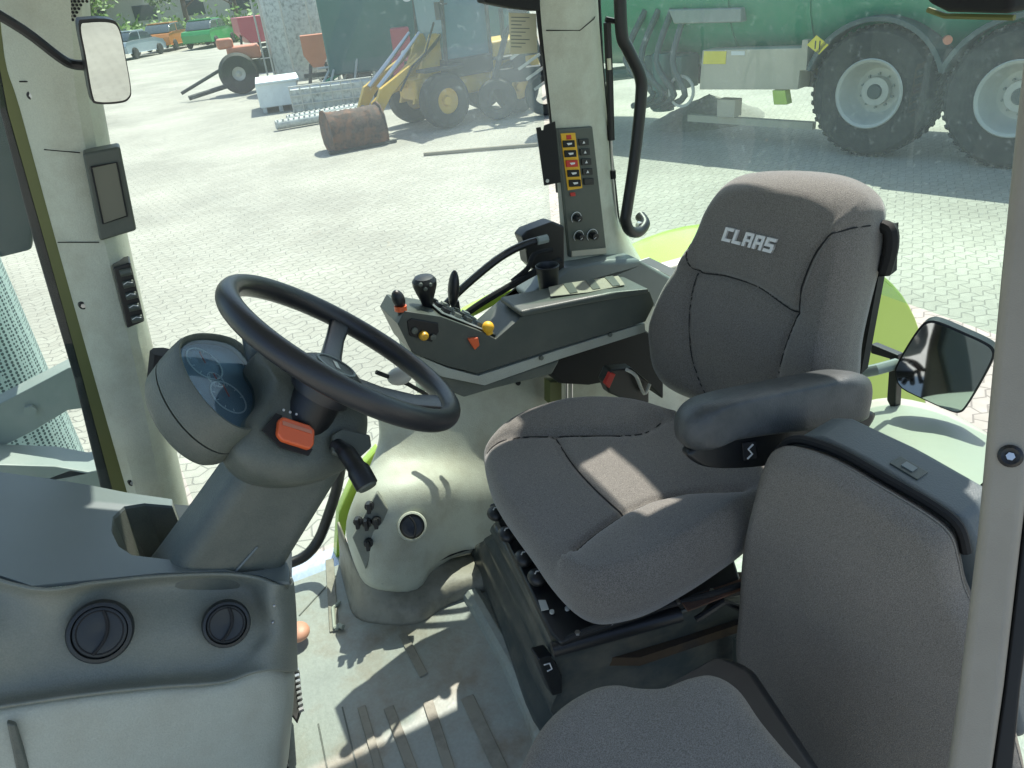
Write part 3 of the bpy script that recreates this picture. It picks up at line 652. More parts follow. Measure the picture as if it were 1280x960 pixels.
for j in range(7):
    for i in range(9):
        c = at(66+i*5+(j % 2)*2.5, -3+j*4.6, y=1.478)
        if i*5+j*3 < 44 and (i > 1 or j < 5): m.cyl(c, c+V((0, -.003, 0)), .0024, seg=6)
m.build('speaker_perforation', 'seam', trim)
m = MB(); m.tube([at(24, 102, y=1.486), at(54, 102, y=1.484), at(59, 88, y=1.484), at(63, 72, y=1.483)], .0012, 5); m.tube([at(55, 187, y=1.484), at(100, 191, y=1.47)], .001, 5); m.tube([at(72, 303, y=1.484), at(124, 303, y=1.47)], .001, 5); m.build('panel_joint', 'seam', trim)
# display on pillar
m = MB(); prism_px(m, ((103, 192), (150, 183), (171, 288), (125, 302)), y=1.435, vec=(0, .05, 0)); dp = m.build('display', 'console', ap, bevel=.004)
m = MB(); prism_px(m, ((114, 209), (146, 203), (159, 270), (129, 280)), y=1.432, vec=(0, .004, 0)); m.build('screen', 'lcd', dp)
m = MB(); L_ = [at(*p, y=1.431) for p in ((114, 209), (146, 203), (159, 270), (129, 280))]; m.tube(L_+[L_[0]], .0016, 6); m.build('screen_rim', 'seam', dp)
m = MB(); prism_px(m, ((141, 335), (163, 328), (181, 402), (159, 411)), y=1.452, vec=(0, .05, 0)); sw = m.build('switch_strip', 'black', ap, bevel=.003)
for k in range(5):
    m = MB(); a = at(150+3.6*k, 342+14.5*k, y=1.449); b = at(164+3.6*k, 339+14.5*k, y=1.449); m.tube([a, b], .0065, 8); m.build('rocker_switch', 'console', sw)
    if k in (1, 2, 3, 4):
        m = MB(); m.tube([a+V((.002, -.007, .003)), (a+b)/2+V((0, -.0075, .006)), b+V((-.002, -.007, .003))], .0008, 5); m.build('switch_mark', 'white', sw)
m = MB(); m.tube([at(156, 337, y=1.449), at(161, 336, y=1.449)], .001, 5); m.build('switch_mark', 'white', sw)
# windscreen and what stands outside in front of it
def vglass(name, xy, z0, z1, m_, label, cat='window'):
    c = catmull([V((x, y, 0)) for x, y in xy], 6); m = MB()
    off = []
    for i, p in enumerate(c):
        t = (c[min(i+1, len(c)-1)]-c[max(i-1, 0)]).normalized(); off.append(V((t.y, -t.x, 0))*.005)
    ring = [[p+V((0, 0, z0)) for p in c]+[p+o+V((0, 0, z0)) for p, o in reversed(list(zip(c, off)))], [p+V((0, 0, z1)) for p in c]+[p+o+V((0, 0, z1)) for p, o in reversed(list(zip(c, off)))]]
    m.loft(ring); return tag(m.build(name, m_, loc=(xy[0][0], xy[0][1], z0)), label, cat)
vglass('windscreen', [(-.15, 1.52), (-.3, 1.48), (-.5, 1.3), (-.62, 1.0)], 1.6, 2.9, 'glassclear', 'clear windscreen pane left of the display pillar')
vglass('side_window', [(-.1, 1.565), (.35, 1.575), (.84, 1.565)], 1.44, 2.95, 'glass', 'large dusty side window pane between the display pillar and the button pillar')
vglass('rear_window', [(1.0, 1.6), (1.25, 1.55), (1.4, 1.35), (1.42, 1.0), (1.42, .3)], 1.93, 2.95, 'glassrear', 'milky curved rear window pane behind the driver seat')
ex = thing('exhaust_stack', 'upright exhaust with perforated heat guard seen through the windscreen at far left', 'exhaust', (-.56, 2.3, 0))
def perf():
    m, nt, N, L, b = newmat('perforated_guard'); tc = N.new('ShaderNodeTexCoord')
    vo = N.new('ShaderNodeTexVoronoi'); vo.inputs['Scale'].default_value = 100; vo.inputs['Randomness'].default_value = .15; L.new(tc.outputs['Object'], vo.inputs['Vector'])
    r = N.new('ShaderNodeMath'); r.operation = 'GREATER_THAN'; r.inputs[1].default_value = .42; L.new(vo.outputs['Distance'], r.inputs[0])
    mx = N.new('ShaderNodeMix'); mx.data_type = 'RGBA'; L.new(r.outputs[0], mx.inputs[0]); mx.inputs[6].default_value = (.03, .07, .075, 1); mx.inputs[7].default_value = (.38, .5, .48, 1); L.new(mx.outputs[2], b.inputs['Base Color'])
    b.inputs['Roughness'].default_value = .45; return m
MT['perf'] = perf()
e0 = at(52, 450, y=2.3); m = MB(); m.lathe([(.17, 1.0), (.17, 2.14), (.12, 2.2), (0, 2.2)], (e0.x-.165, 2.3, 0), (0, 0, 1), 48); m.build('heat_guard', 'perf', ex)
m = MB(); m.cyl((e0.x-.2, 2.3, 2.1), (e0.x-.2, 2.3, 3.3), .055); m.build('pipe', 'dark', ex)
m = MB(); prism_px(m, ((-30, 100), (14, 120), (30, 200), (42, 285), (40, 312), (0, 322), (-30, 322)), y=1.95, vec=(0, .25, 0)); tag(m.build('air_duct', 'tealsteel', bevel=.03, bseg=3, loc=tuple(at(20, 320, y=1.95))), 'dark teal housing outside the windscreen above the perforated exhaust guard', 'housing')
br = thing('engine_bracket', 'grey steel bracket with a bolt crossing in front of the perforated exhaust', 'bracket', tuple(at(60, 520, y=1.9)))
m = MB(); prism_px(m, ((-30, 520), (85, 460), (92, 458), (130, 505), (108, 510), (85, 513), (40, 540), (-30, 575)), y=1.85, vec=(0, .06, 0)); m.build('arm', 'greysteel', br, bevel=.008)
m = MB(); c = at(38, 512, y=1.85); m.cyl(c, c-V((0, .012, 0)), .014, seg=6); m.build('bolt', 'greysteel', br)
m = MB(); prism_px(m, ((-30, 580), (70, 583), (110, 590), (135, 585), (145, 620), (-30, 620)), y=1.75, vec=(0, .1, 0)); m.build('cross_bar', 'greysteel', br, bevel=.01)
# left mirror on an arm
mp = at(132, 77, y=1.22); mr = thing('mirror', 'upright rounded mirror on a thin black arm in front of the left pillar, top left', 'mirror', tuple(mp))
MP = Plane(mp, V((.12, -1, -.13))); out = ((98, 30), (107, 24), (137, 24), (149, 34), (157, 70), (164, 112), (161, 124), (150, 129), (122, 130), (114, 121), (105, 70))
m = MB(); P_ = catmull([MP.hit(*p) for p in out], 4, True); m.prism(P_, -MP.n*.025); m.build('housing', 'black', mr, bevel=.006)
cc = sum(P_, V())/len(P_); m = MB(); m.prism([cc+(p-cc)*.93+MP.n*.001 for p in P_], MP.n*.003); m.build('mirror_glass', 'mirror', mr)
m = MB(); m.tube(catmull([at(-30, 2, y=1.2), at(30, 38, y=1.22), at(72, 70, y=1.24), at(90, 80, y=1.25), at(112, 82, y=1.25)], 4), .0065, 8); m.build('arm', 'black', mr)

# middle pillar
bp_ = thing('middle_pillar', 'pale grey-green pillar in the middle carrying the yellow framed button panel', 'pillar', tuple(at(735, 345, y=1.5)))
m = MB(); m.surf([Yrow(r) for r in (
    ((672, -60, 1.62), (672, -60, 1.52), (676, -60, 1.50), (734, -60, 1.50), (745, -60, 1.54), (745, -60, 1.64)),
    ((679, 35, 1.62), (679, 35, 1.52), (683, 38, 1.50), (738, 34, 1.50), (749, 30, 1.54), (749, 30, 1.64)),
    ((691, 150, 1.62), (691, 150, 1.52), (695, 155, 1.50), (743, 150, 1.50), (759, 150, 1.54), (759, 150, 1.64)),
    ((699, 250, 1.62), (699, 250, 1.52), (703, 250, 1.50), (755, 250, 1.50), (768, 250, 1.54), (768, 250, 1.64)),
    ((704, 330, 1.62), (704, 330, 1.52), (708, 330, 1.50), (762, 322, 1.50), (790, 322, 1.54), (800, 322, 1.64)),
    ((700, 390, 1.62), (700, 390, 1.52), (706, 390, 1.50), (780, 380, 1.50), (840, 370, 1.54), (840, 370, 1.64)))], 3, 4)
tr2 = m.build('pillar_trim', 'palegrey', bp_, angle=25)
m = MB(); m.tube([at(683, 38, y=1.497), at(725, 38, y=1.497), at(742, 24, y=1.5), at(746, 16, y=1.52)], .0012, 5); m.build('panel_joint', 'seam', tr2)
for p in ((708, 46), (711, 68)):
    m = MB(); c = at(*p, y=1.5); m.cyl(c, c+V((0, -.003, 0)), .003, seg=8); m.build('screw', 'black', tr2)
PP = lambda px, py, d=0.: at(px, py, y=1.49-d)
m = MB(); m.prism([PP(*p) for p in ((697, 161), (741, 158), (759, 318), (712, 322))], (0, .02, 0)); cp = m.build('button_panel', 'console', bp_, bevel=.003)
m = MB(); m.prism([PP(*p, .002) for p in ((701, 167), (719, 166), (728, 235), (710, 238))], (0, .004, 0)); yp = m.build('yellow_frame', 'yellow', cp)
for k in range(5):
    m = MB(); cx, cy = 711.5+1.9*k, 180+12.3*k; m.prism([PP(cx+dx, cy+dy, .0055) for dx, dy in ((-7.5, -4), (7, -4.6), (7.6, 3.8), (-6.8, 4.6))], (0, .005, 0)); b_ = m.build('button', 'red' if k == 2 else 'seam', cp, bevel=.001)
    m = MB(); m.prism([PP(cx+dx, cy+dy, .0065) for dx, dy in ((-3, -1), (3.5, -1.6), (3.5, .4), (-1, 1.6))], (0, .002, 0)); m.build('button_symbol', 'white', b_)
for k in range(5):
    m = MB(); cx, cy = 730+1.6*k, 178+12.3*k; m.prism([PP(cx+dx, cy+dy, .0045) for dx, dy in ((-6.3, -4), (6, -4.5), (6.4, 3.6), (-5.6, 4.2))], (0, .004, 0)); b_ = m.build('button', 'black', cp, bevel=.001)
    if k < 4:
        m = MB(); m.prism([PP(cx+dx, cy+dy, .0055) for dx, dy in ((-1.6, 1.6), (0, -2), (1.6, 1.3))], (0, .002, 0)); m.build('button_symbol', 'white', b_)
m = MB(); m.prism([PP(*p, .003) for p in ((708, 169), (714, 168.5), (714.5, 174), (708.5, 174.5))], (0, .002, 0)); m.build('warning_symbol', 'red', cp)
m = MB(); m.prism([PP(*p, .003) for p in ((713, 241), (719, 240.5), (719.5, 245), (713.5, 245.5))], (0, .002, 0)); m.build('warning_symbol', 'red', cp)
for cx, cy, r in ((720, 272, .0105), (723, 295, .0105), (740, 294, .012)):
    c = PP(cx, cy); m = MB(); m.cyl(c, c+V((0, -.018, 0)), r*.8, r*.7, seg=20); kb = m.build('knob', 'black', cp, bevel=.001)
    m = MB(); ring = [c+V((math.cos(t)*(r+.0025), -.0015, math.sin(t)*(r+.0025))) for t in [math.radians(-40+260*k/20) for k in range(21)]]; m.tube(ring, .0009, 5); m.build('dial_scale', 'white', cp)
    m = MB(); m.tube([c+V((0, -.019, 0)), c+V((-r*.5, -.0185, -r*.3))], .0008, 5); m.build('knob_mark', 'white', kb)
m = MB(); m.prism([PP(*p, .003) for p in ((715, 314), (758, 310), (758, 317), (715, 321))], (0, .003, 0)); m.build('label_strip', 'beige', cp)
m = MB(); prism_px(m, ((671, 160), (676, 159), (677, 163), (680, 163), (681, 157), (694, 152), (701, 228), (681, 232)), y=1.475, vec=(0, .004, 0)); bk2 = m.build('phone_bracket', 'blackmatt', bp_)
m = MB(); c = at(684, 226, y=1.474); m.cyl(c, c-V((0, .002, 0)), .004, seg=12); m.build('bolt', 'rim', bk2)
m = MB(); m.tube([at(668, -40, y=1.53), at(675, 30, y=1.53), at(690, 150, y=1.53), at(698, 240, y=1.53)], .006, 6); m.tube([at(746, -40, y=1.55), at(752, 80, y=1.55), at(760, 160, y=1.55), at(775, 300, y=1.55)], .005, 6); m.build('rubber_seal', 'seal', bp_)
# grab rail + strut
m = MB(); m.tube(catmull([at(774, -40, y=1.5), at(777, 40, y=1.5), at(785, 62, y=1.5), at(800, 95, y=1.5), at(801, 125, y=1.5), at(793, 200, y=1.5), at(784, 260, y=1.5), at(782, 275, y=1.5), at(787, 288, y=1.5), at(798, 290, y=1.51), at(806, 280, y=1.53), at(800, 270, y=1.56)], 5), .0135, 12)
gr = m.build('grab_rail', 'black', loc=tuple(at(784, 285, y=1.5))); tag(gr, 'thick bent black grab rail right of the button pillar', 'grab rail')
m = MB(); c = at(798, 281, y=1.53); m.cyl(c, c-V((0, .012, 0)), .009); m.build('end_bolt', 'steel', gr)
st = thing('gas_strut', 'thin black gas strut between the button pillar and the grab rail', 'gas strut', tuple(at(767, 240, y=1.53)))
m = MB(); m.tube([at(759, 28, y=1.53), at(762, 100, y=1.53), at(764, 175, y=1.53)], .0085, 10); m.tube([at(757, 24, y=1.53), at(776, 28, y=1.52)], .006, 8); m.build('cylinder', 'black', st)
m = MB(); m.tube([at(764, 175, y=1.53), at(766, 225, y=1.53), at(773, 300, y=1.53)], .003, 8); m.build('rod', 'steel', st)
m = MB(); m.tube([at(765.5, 213, y=1.53), at(766, 223, y=1.53)], .008, 8); m.build('end_fitting', 'blackmatt', st)
m = MB(); m.tube([at(761, 73, y=1.5215), at(762, 87, y=1.5215)], .0045, 8); m.build('label', 'paper', st)
# sticker sheet on the window
m = MB(); SP = lambda px, py, d=0.: at(px, py, y=1.555-d); m.prism([SP(*p) for p in ((636, 16), (670, 17), (672, 66), (638, 68))], (0, .001, 0)); stk = m.build('notice_sheet', 'paper', loc=tuple(SP(650, 60))); tag(stk, 'cream printed notice sheet stuck on the side window beside the middle pillar', 'notice')
for k in range(9):
    m = MB(); y0 = 21+4.6*k; m.prism([SP(*p, .0008) for p in ((639, y0), (662-(k % 3)*5, y0+.4), (662-(k % 3)*5, y0+1.5), (639, y0+1.1))], (0, .0005, 0)); m.build('print_line', 'greysteel', stk)
# roof with headliner
m = MB()   # roof slab; opening invented so a sun patch falls on the seat cushion
HX0, HX1, HY0, HY1 = 1.04, 1.16, 1.21, 1.43
for x0, x1, y0, y1 in ((-.52, HX0, .11, 1.57), (HX1, 1.31, .11, 1.57), (HX0, HX1, .11, HY0), (HX0, HX1, HY1, 1.57)): m.box(((x0+x1)/2, (y0+y1)/2, 3.04), (x1-x0, y1-y0, .08))
bmesh.ops.remove_doubles(m.bm, verts=m.bm.verts, dist=1e-5)
m.box((-.135, 1.67, 3.04), (.77, .2, .08))  # unseen side overhang added to keep sun off the dash deck
rf = m.build('cab_roof', 'headliner', bevel=.02, loc=(.35, .9, 3.0)); tag(rf, 'cab roof lining above the seats with dark blind edges at the top of the view', 'cab roof')
m = MB(); prism_px(m, ((606, -22), (606, 3), (640, 10), (676, 14), (676, -22)), y=1.48, vec=(0, .04, 0)); m.build('sun_blind', 'blackmatt', rf, bevel=.004)
m = MB(); prism_px(m, ((1150, -80), (1156, 4), (1180, 16), (1262, 18), (1275, -80)), x=1.1, vec=(.05, 0, 0)); m.build('roof_lining_edge', 'blackmatt', rf, bevel=.01)
m = MB(); m.tube([at(1160, 12, x=1.12), at(1182, 20, x=1.12), at(1268, 22, x=1.12)], .004, 6); m.build('edge_trim', 'olive', rf)
# near door post
dp_ = thing('door_post', 'warm grey door post with a single screw, nearest the viewer at the right edge', 'pillar', tuple(at(1210, 955, y=.33)))
q = Plane(at(1240, 500, y=.33), -ray(1225, 500))
o_ = ((1296, -60), (1273, 140), (1253, 340), (1240, 480), (1222, 680), (1200, 860), (1180, 1000)); i_ = ((1380, -60), (1350, 140), (1318, 340), (1300, 480), (1276, 680), (1255, 860), (1235, 1000))
m = MB(); m.prism([q.hit(*p) for p in o_]+[q.hit(*p) for p in reversed(i_)], -q.n*.05); m.build('post_trim', 'doorpost', dp_, bevel=.008, bseg=4)
s2 = Plane(q.p-q.n*.012, q.n); i3 = ((1400, -60), (1388, 140), (1356, 340), (1335, 480), (1300, 680), (1276, 860), (1262, 1000))
m = MB(); m.prism([s2.hit(px, py) for px, py in i_]+[s2.hit(*p) for p in reversed(i3)], -q.n*.03); m.build('rubber_seal', 'seal', dp_, bevel=.003)
m = MB(); c = q.hit(1263, 570); m.lathe([(.0095, 0), (.0095, .002), (.007, .004), (.004, .003), (0, .002)], c, q.n, 20); sc_ = m.build('screw', 'black', dp_)
m = MB(); m.cyl(c+q.n*.003, c+q.n*.0045, .0035, seg=6); m.build('screw_socket', 'steel', sc_)

# ================================================================== SIDE WALL CONSOLE
wp = thing('side_wall_panel', 'pale grey-green moulded wall panel with a round vent below the control console', 'wall panel', tuple(at(515, 730, y=1.4)))
m = MB(); m.surf([Yrow(r) for r in (
    ((476, 505, 1.55), (476, 505, 1.48), (520, 492, 1.47), (565, 482, 1.47), (612, 474, 1.47), (700, 462, 1.47), (800, 450, 1.47)),
    ((480, 545, 1.55), (480, 545, 1.47), (520, 540, 1.44), (570, 532, 1.44), (612, 525, 1.44), (700, 520, 1.44), (800, 520, 1.44)),
    ((470, 582, 1.55), (468, 582, 1.43), (505, 577, 1.40), (555, 574, 1.40), (605, 574, 1.41), (690, 577, 1.42), (800, 577, 1.42)),
    ((452, 618, 1.55), (450, 618, 1.38), (490, 615, 1.32), (545, 612, 1.315), (590, 617, 1.35), (670, 625, 1.39), (790, 625, 1.39)),
    ((440, 662, 1.55), (438, 662, 1.36), (480, 665, 1.29), (525, 665, 1.285), (562, 662, 1.31), (640, 660, 1.365), (780, 660, 1.365)),
    ((450, 712, 1.55), (449, 712, 1.355), (470, 725, 1.28), (520, 727, 1.272), (542, 702, 1.292), (600, 682, 1.335), (760, 676, 1.36)),
    ((460, 724, 1.55), (456, 726, 1.38), (476, 734, 1.305), (521, 735, 1.295), (545, 708, 1.315), (602, 687, 1.36), (760, 682, 1.39)))], 4, 5)
pn = m.build('panel', 'palegrey', wp, solid=.006, angle=60)
m = MB(); m.tube(catmull(Yrow(((449, 713, 1.352), (470, 727, 1.278), (520, 729, 1.270), (542, 704, 1.290), (600, 684, 1.333), (700, 680, 1.35))), 5), .003, 6); m.build('edge_seal', 'seam', wp)
c = at(515, 658, y=1.268); vn = V((-.15, -.8, .55)).normalized()
def vent(parent, c, n, r, split=.35, m1='palegrey', hint=V((0, 0, 1)), lid='black'):
    m = MB(); m.lathe([(r*1.22, -.012), (r*1.22, .0), (r*1.15, .005), (r*1.02, .006), (r, .002), (r, -.01)], c, n, 40); v = m.build('vent', m1, parent)
    m = MB(); u, w, n_ = basis(n, hint); m.lathe([(r, -.006), (r*.97, .003), (r*.9, .004), (r*.3, .0015), (0, .001)], c, n, 40); b = m.build('vent_disc', lid, v)
    pts = [c+n*.005+u*(split*r*(1-(t/.85)**2*.9)-.1*r)+w*t*r for t in [-.85+1.7*k/12 for k in range(13)]]
    m = MB(); m.tube(pts, .0022, 6); m.build('vent_slit', 'seam', v)
    m = MB(); ring = [c+n*.0035+(u*math.cos(t)+w*math.sin(t))*r*.84 for t in [2*math.pi*k/36 for k in range(36)]]; m.tube(ring, .0012, 5, closed=True); m.build('vent_ring', 'seam', v)
    return v
vent(wp, c, vn, .026)
kp = Plane(at(460, 665, y=1.33), V((-.75, -.65, .2)))
kp = Plane(at(462, 662, y=1.30), V((-.35, -.9, .25)))
m = MB(); m.prism([kp.hit(*p) for p in ((471, 616), (485, 637), (457, 713), (440, 672))], -kp.n*.02); kq = m.build('knob_panel', 'dash', wp, bevel=.003)
for cx, cy in ((448, 650), (462, 631), (471, 650), (461, 677), (459, 652)):
    c = kp.hit(cx, cy); m = MB(); m.tube([c, c+kp.n*.012], .010, 12); m.box(c+kp.n*.018, (.008, .022, .014), axes=(kp.u, kp.v, kp.n)); m.build('knob', 'black', kq, bevel=.0015)
m = MB(); m.prism([at(*p, y=1.452) for p in ((581, 547), (600, 535), (608, 544), (589, 559))], (0, .01, 0)); m.build('slot_cover', 'seam', wp)
for p in ((647, 478), (629, 590)):
    m = MB(); c = at(*p, y=1.46-.03*(p[1] > 500)); m.cyl(c, c+V((0, -.006, 0)), .006, seg=10); m.build('clip', 'seam', wp)
# kick plate (rubber upstand) below the panel
m = MB(); m.surf([[at(px, py, y=y) for px, py, y in ((424, 652, 1.44), (440, 692, 1.385), (455, 720, 1.325), (480, 731, 1.30), (518, 731, 1.295), (545, 706, 1.315), (640, 684, 1.37))],
                 [at(px, py, z=1.455) for px, py in ((427, 690), (441, 730), (452, 752), (480, 758), (520, 756), (558, 735), (650, 703))],
                 [at(px, py, z=1.419) for px, py in ((426, 702), (436, 744), (447, 771), (480, 779), (524, 777), (566, 752), (660, 722))]], 4, 4)
tag(m.build('kick_plate', 'floorrib', solid=.005, angle=60, loc=tuple(at(480, 760, z=1.42))), 'worn brownish rubber upstand between the cab floor and the vent panel', 'kick plate')

m = MB(); m.box((.96, 1.6, 1.66), (1.0, .05, .5)); tag(m.build('cab_side_wall', 'palegrey', bevel=.01, loc=(.93, 1.6, 1.4)), 'pale outer cab wall below the side window, behind the control console', 'cab wall')
# dark control console
Y0 = 1.25
cs = thing('control_console', 'dark grey armrest console with joysticks and switches, right of the steering wheel', 'control console', tuple(at(600, 465, y=Y0)))
body = ((497, 405), (506, 389), (552, 396), (598, 413), (620, 424), (652, 396), (700, 386), (760, 375), (812, 364), (818, 380), (807, 402), (700, 434), (597, 467), (560, 458), (515, 441))
m = MB(); prism_px(m, body, y=Y0, vec=(0, .105, 0)); bd = m.build('console_body', 'console', cs, bevel=.007, bseg=3)
m = MB(); prism_px(m, ((517, 442), (560, 460), (598, 470), (700, 437), (806, 404), (807, 415), (700, 449), (606, 482), (553, 471), (521, 456)), y=Y0+.006, vec=(0, .09, 0)); m.build('lower_rail', 'dashlow', cs, bevel=.003)
m = MB(); prism_px(m, ((521, 455), (553, 470), (606, 481), (700, 450), (690, 468), (610, 488), (580, 497), (556, 487)), y=Y0+.03, vec=(0, .07, 0)); m.build('under_tray', 'column', cs, bevel=.004)
for p in ((676, 447), (762, 418)):
    m = MB(); c = at(*p, y=Y0+.004); m.cyl(c, c-V((0, .004, 0)), .005, seg=10); m.build('rail_screw', 'column', cs)
# arm pad
m = MB(); prism_px(m, ((651, 389), (700, 379), (762, 366), (812, 361), (812, 367), (760, 376), (700, 387), (652, 397)), y=Y0-.012, vec=(0, .095, 0)); pad = m.build('arm_pad', 'console', cs, bevel=.006, bseg=3)
tz = lambda u, v: at(651, 389, y=Y0-.012).lerp(at(812, 361, y=Y0-.012), u)+V((0, .095*v, .006))
m = MB(); m.prism([tz(.28, .35), tz(.55, .22), tz(.86, .3), tz(.93, .9), tz(.5, .97), tz(.36, .9)], (0, 0, .0012)); wp_ = m.build('worn_patch', 'worn', pad)
for u0_ in (.42, .6, .76): m = MB(); m.prism([tz(u0_, .3)+V((0, 0, .0015)), tz(u0_+.06, .3)+V((0, 0, .0015)), tz(u0_+.13, .93)+V((0, 0, .0015)), tz(u0_+.06, .93)+V((0, 0, .0015))], (0, 0, .0012)); m.build('dark_stripe', 'console', pad)
# top control deck
dk = lambda px, py, dy=0.: at(px, py, y=Y0+dy)
m = MB(); A_, B_, C_ = at(552, 395, y=Y0+.01), at(620, 422, y=Y0+.01), at(651, 394, y=Y0+.01)
m.prism([A_+V((0, 0, .004)), B_+V((0, 0, .004)), B_+V((0, .10, .004)), A_+V((0, .10, .004))], (0, 0, .004)); m.build('switch_deck', 'lightpanel', cs, bevel=.002)
rr = random.Random(3)
for k in range(12):
    u = .15+.8*(k % 4)/4; v = .02+.032*(k//4); c = A_.lerp(B_, u)+V((0, v, .010)); m = MB(); m.box(c, (.014, .016, .012), axes=(B_-A_, V((0, 1, 0)), (B_-A_).cross(V((0, 1, 0))))); 
    m.build('deck_switch', ('black', 'dash', 'console', 'lightpanel')[(k*5) % 4], cs, bevel=.001)
m = MB(); m.sphere(dk(610, 409), .012); m.cyl(dk(610, 409), dk(612, 417), .007); m.build('yellow_lever', 'yellow', cs)
m = MB(); m.sphere(dk(600, 410, .03), .009); m.build('yellow_lever', 'amber', cs)
m = MB(); prism_px(m, ((585, 424), (598, 422), (600, 432), (594, 438)), y=Y0-.006, vec=(0, .01, 0)); m.build('orange_tab', 'orange', cs, bevel=.002)
m = MB(); prism_px(m, ((509, 402), (515, 398), (548, 404), (549, 415), (540, 428), (512, 420)), y=Y0-.003, vec=(0, .006, 0)); fp = m.build('front_switch_plate', 'black', cs, bevel=.002)
m = MB(); c = dk(529, 419, -.004); m.lathe([(.009, 0), (.009, .006), (.006, .011), (0, .012)], c, NY, 16); m.build('amber_button', 'amber', fp)
for p in ((518, 413), (541, 421)):
    m = MB(); c = dk(*p, -.004); m.lathe([(.006, 0), (.006, .004), (0, .005)], c, NY, 12); m.build('grey_button', 'column', fp)
# levers standing on the console
def lever(label, pts, knob, kr, ksc, tilt=0):
    t = thing('control_lever', label, 'lever', tuple(pts[0]), 'levers on the control console')
    m = MB(); m.tube(pts, [.008, .006], 10); m.build('stem', 'black', t)
    m = MB(); m.sphere(knob, kr, ksc, 20, Quaternion((0, 1, 0), tilt)); k = m.build('grip', 'black', t)
    return t, k
t, k = lever('short black lever with a red collar at the front tip of the control console', [dk(503, 398, .015), dk(500, 385, .015)], dk(498, 374, .015), .015, (.8, .8, 1.25), -.2)
m = MB(); m.cyl(dk(501, 388, .013), dk(500.5, 382, .013), .0115); m.build('collar', 'orange', t)
t, k = lever('black ball-topped joystick, middle of the three levers on the console', [dk(536, 392, .06), dk(533, 368, .06)], dk(532, 362, .06), .012, (1, 1, 1))
m = MB(); m.lathe([(.008, -.04), (.012, -.02), (.018, -.004), (.023, .012), (.0235, .022), (.018, .029), (.008, .031), (0, .031)], dk(532, 364, .06), (0, -.05, 1), 24); m.build('grip_head', 'black', k)
m = MB(); m.lathe([(.026, -.008), (.024, .006), (.012, .02), (.008, .03)], dk(536, 391, .08), (0, 0, 1), 20); m.build('boot', 'rubber', t)
for j in range(3):
    m = MB(); m.sphere(dk(526+6*j, 356+(j % 2)*5, .037), .0042, seg=8); m.build('thumb_button', 'column', k)
t, k = lever('tall flat black paddle lever, rearmost of the three levers on the console', [dk(572, 394, .1), dk(570, 376, .1)], dk(567, 361, .09), .0175, (.62, .85, 2.2), .2)
# black guide tubes behind, holder, cup
hb = thing('cable_holder', 'black box bracket with two thick black tubes left of the middle pillar base', 'bracket', tuple(at(685, 300, y=1.46)))
m = MB(); prism_px(m, ((652, 296), (658, 289), (690, 277), (706, 283), (706, 345), (676, 345), (660, 330), (657, 308)), y=1.46, vec=(0, .04, 0)); m.build('bracket', 'black', hb, bevel=.004)
m = MB(); m.tube(catmull([at(684, 298, y=1.42), at(655, 306, y=1.42), at(625, 322, y=1.43), at(590, 350, y=1.44), at(560, 378, y=1.45), at(540, 400, y=1.46)], 5), .0085, 10); m.build('tube', 'black', hb)
m = MB(); m.tube(catmull([at(700, 325, y=1.44), at(665, 342, y=1.43), at(630, 362, y=1.43), at(600, 380, y=1.44), at(575, 398, y=1.45)], 5), .008, 10); m.build('tube', 'blackmatt', hb)
m = MB(); m.tube([at(684, 298, y=1.411), at(672, 301, y=1.411)], .0095, 8); m.build('clamp', 'greysteel', hb)
m = MB(); m.tube(catmull([at(690, 312, y=1.43), at(668, 318, y=1.43), at(660, 335, y=1.43), at(640, 352, y=1.44)], 4), .006, 8); m.build('thin_cable', 'blackmatt', hb)
c = at(684, 332, y=1.36); ch = thing('cup_holder', 'small black ribbed cup holder at the foot of the middle pillar', 'cup holder', tuple(c-V((0, 0, .05))))
m = MB(); m.lathe([(.02, -.06), (.024, -.005), (.026, .0), (.024, .002), (.022, -.002), (.019, -.05), (0, -.05)], c, (0, 0, 1), 24); m.build('cup', 'black', ch)
m = MB(); prism_px(m, ((660, 372), (690, 348), (706, 336), (765, 325), (800, 325), (845, 350), (850, 385), (760, 385), (680, 392)), y=1.45, vec=(0, .08, 0)); tag(m.build('pillar_foot', 'lightpanel', bevel=.012, bseg=3, loc=tuple(at(760, 372, y=1.45))), 'bluish grey foot cover between the button pillar and the driver seat back', 'cover')
m = MB(); m.prism([at(*p, y=1.445) for p in ((800, 326), (812, 322), (850, 340), (848, 350))], (0, .004, 0)); tag(m.build('warning_label', 'white', loc=tuple(at(820, 335, y=1.445))), 'small white label on the pillar foot cover beside the seat back', 'label')
# dark support under console, seat belt buckle
m = MB(); prism_px(m, ((672, 455), (806, 412), (830, 430), (830, 500), (800, 470), (735, 482), (700, 480)), y=1.34, vec=(0, .1, 0)); tag(m.build('console_support', 'blackmatt', bevel=.006, loc=tuple(at(740, 480, y=1.34))), 'black support arm beneath the dark console, beside the driver seat', 'support')
m = MB(); prism_px(m, ((688, 478), (702, 478), (702, 506), (688, 506)), y=1.4, vec=(0, .03, 0)); tag(m.build('support_post', 'olive', loc=tuple(at(695, 505, y=1.4))), 'short olive post under the console, behind the seat cushion', 'post')
m = MB()
for x_ in (708, 714): m.tube([at(x_, 476, y=1.38), at(x_, 508, y=1.38)], .004, 8)
tag(m.build('steel_rod', 'steel', loc=tuple(at(711, 505, y=1.38))), 'pair of thin steel rods beside the olive post', 'rod')
bu = thing('seat_belt_buckle', 'black seat belt buckle with red button between console and seat back', 'buckle', tuple(at(780, 495, y=1.22)))
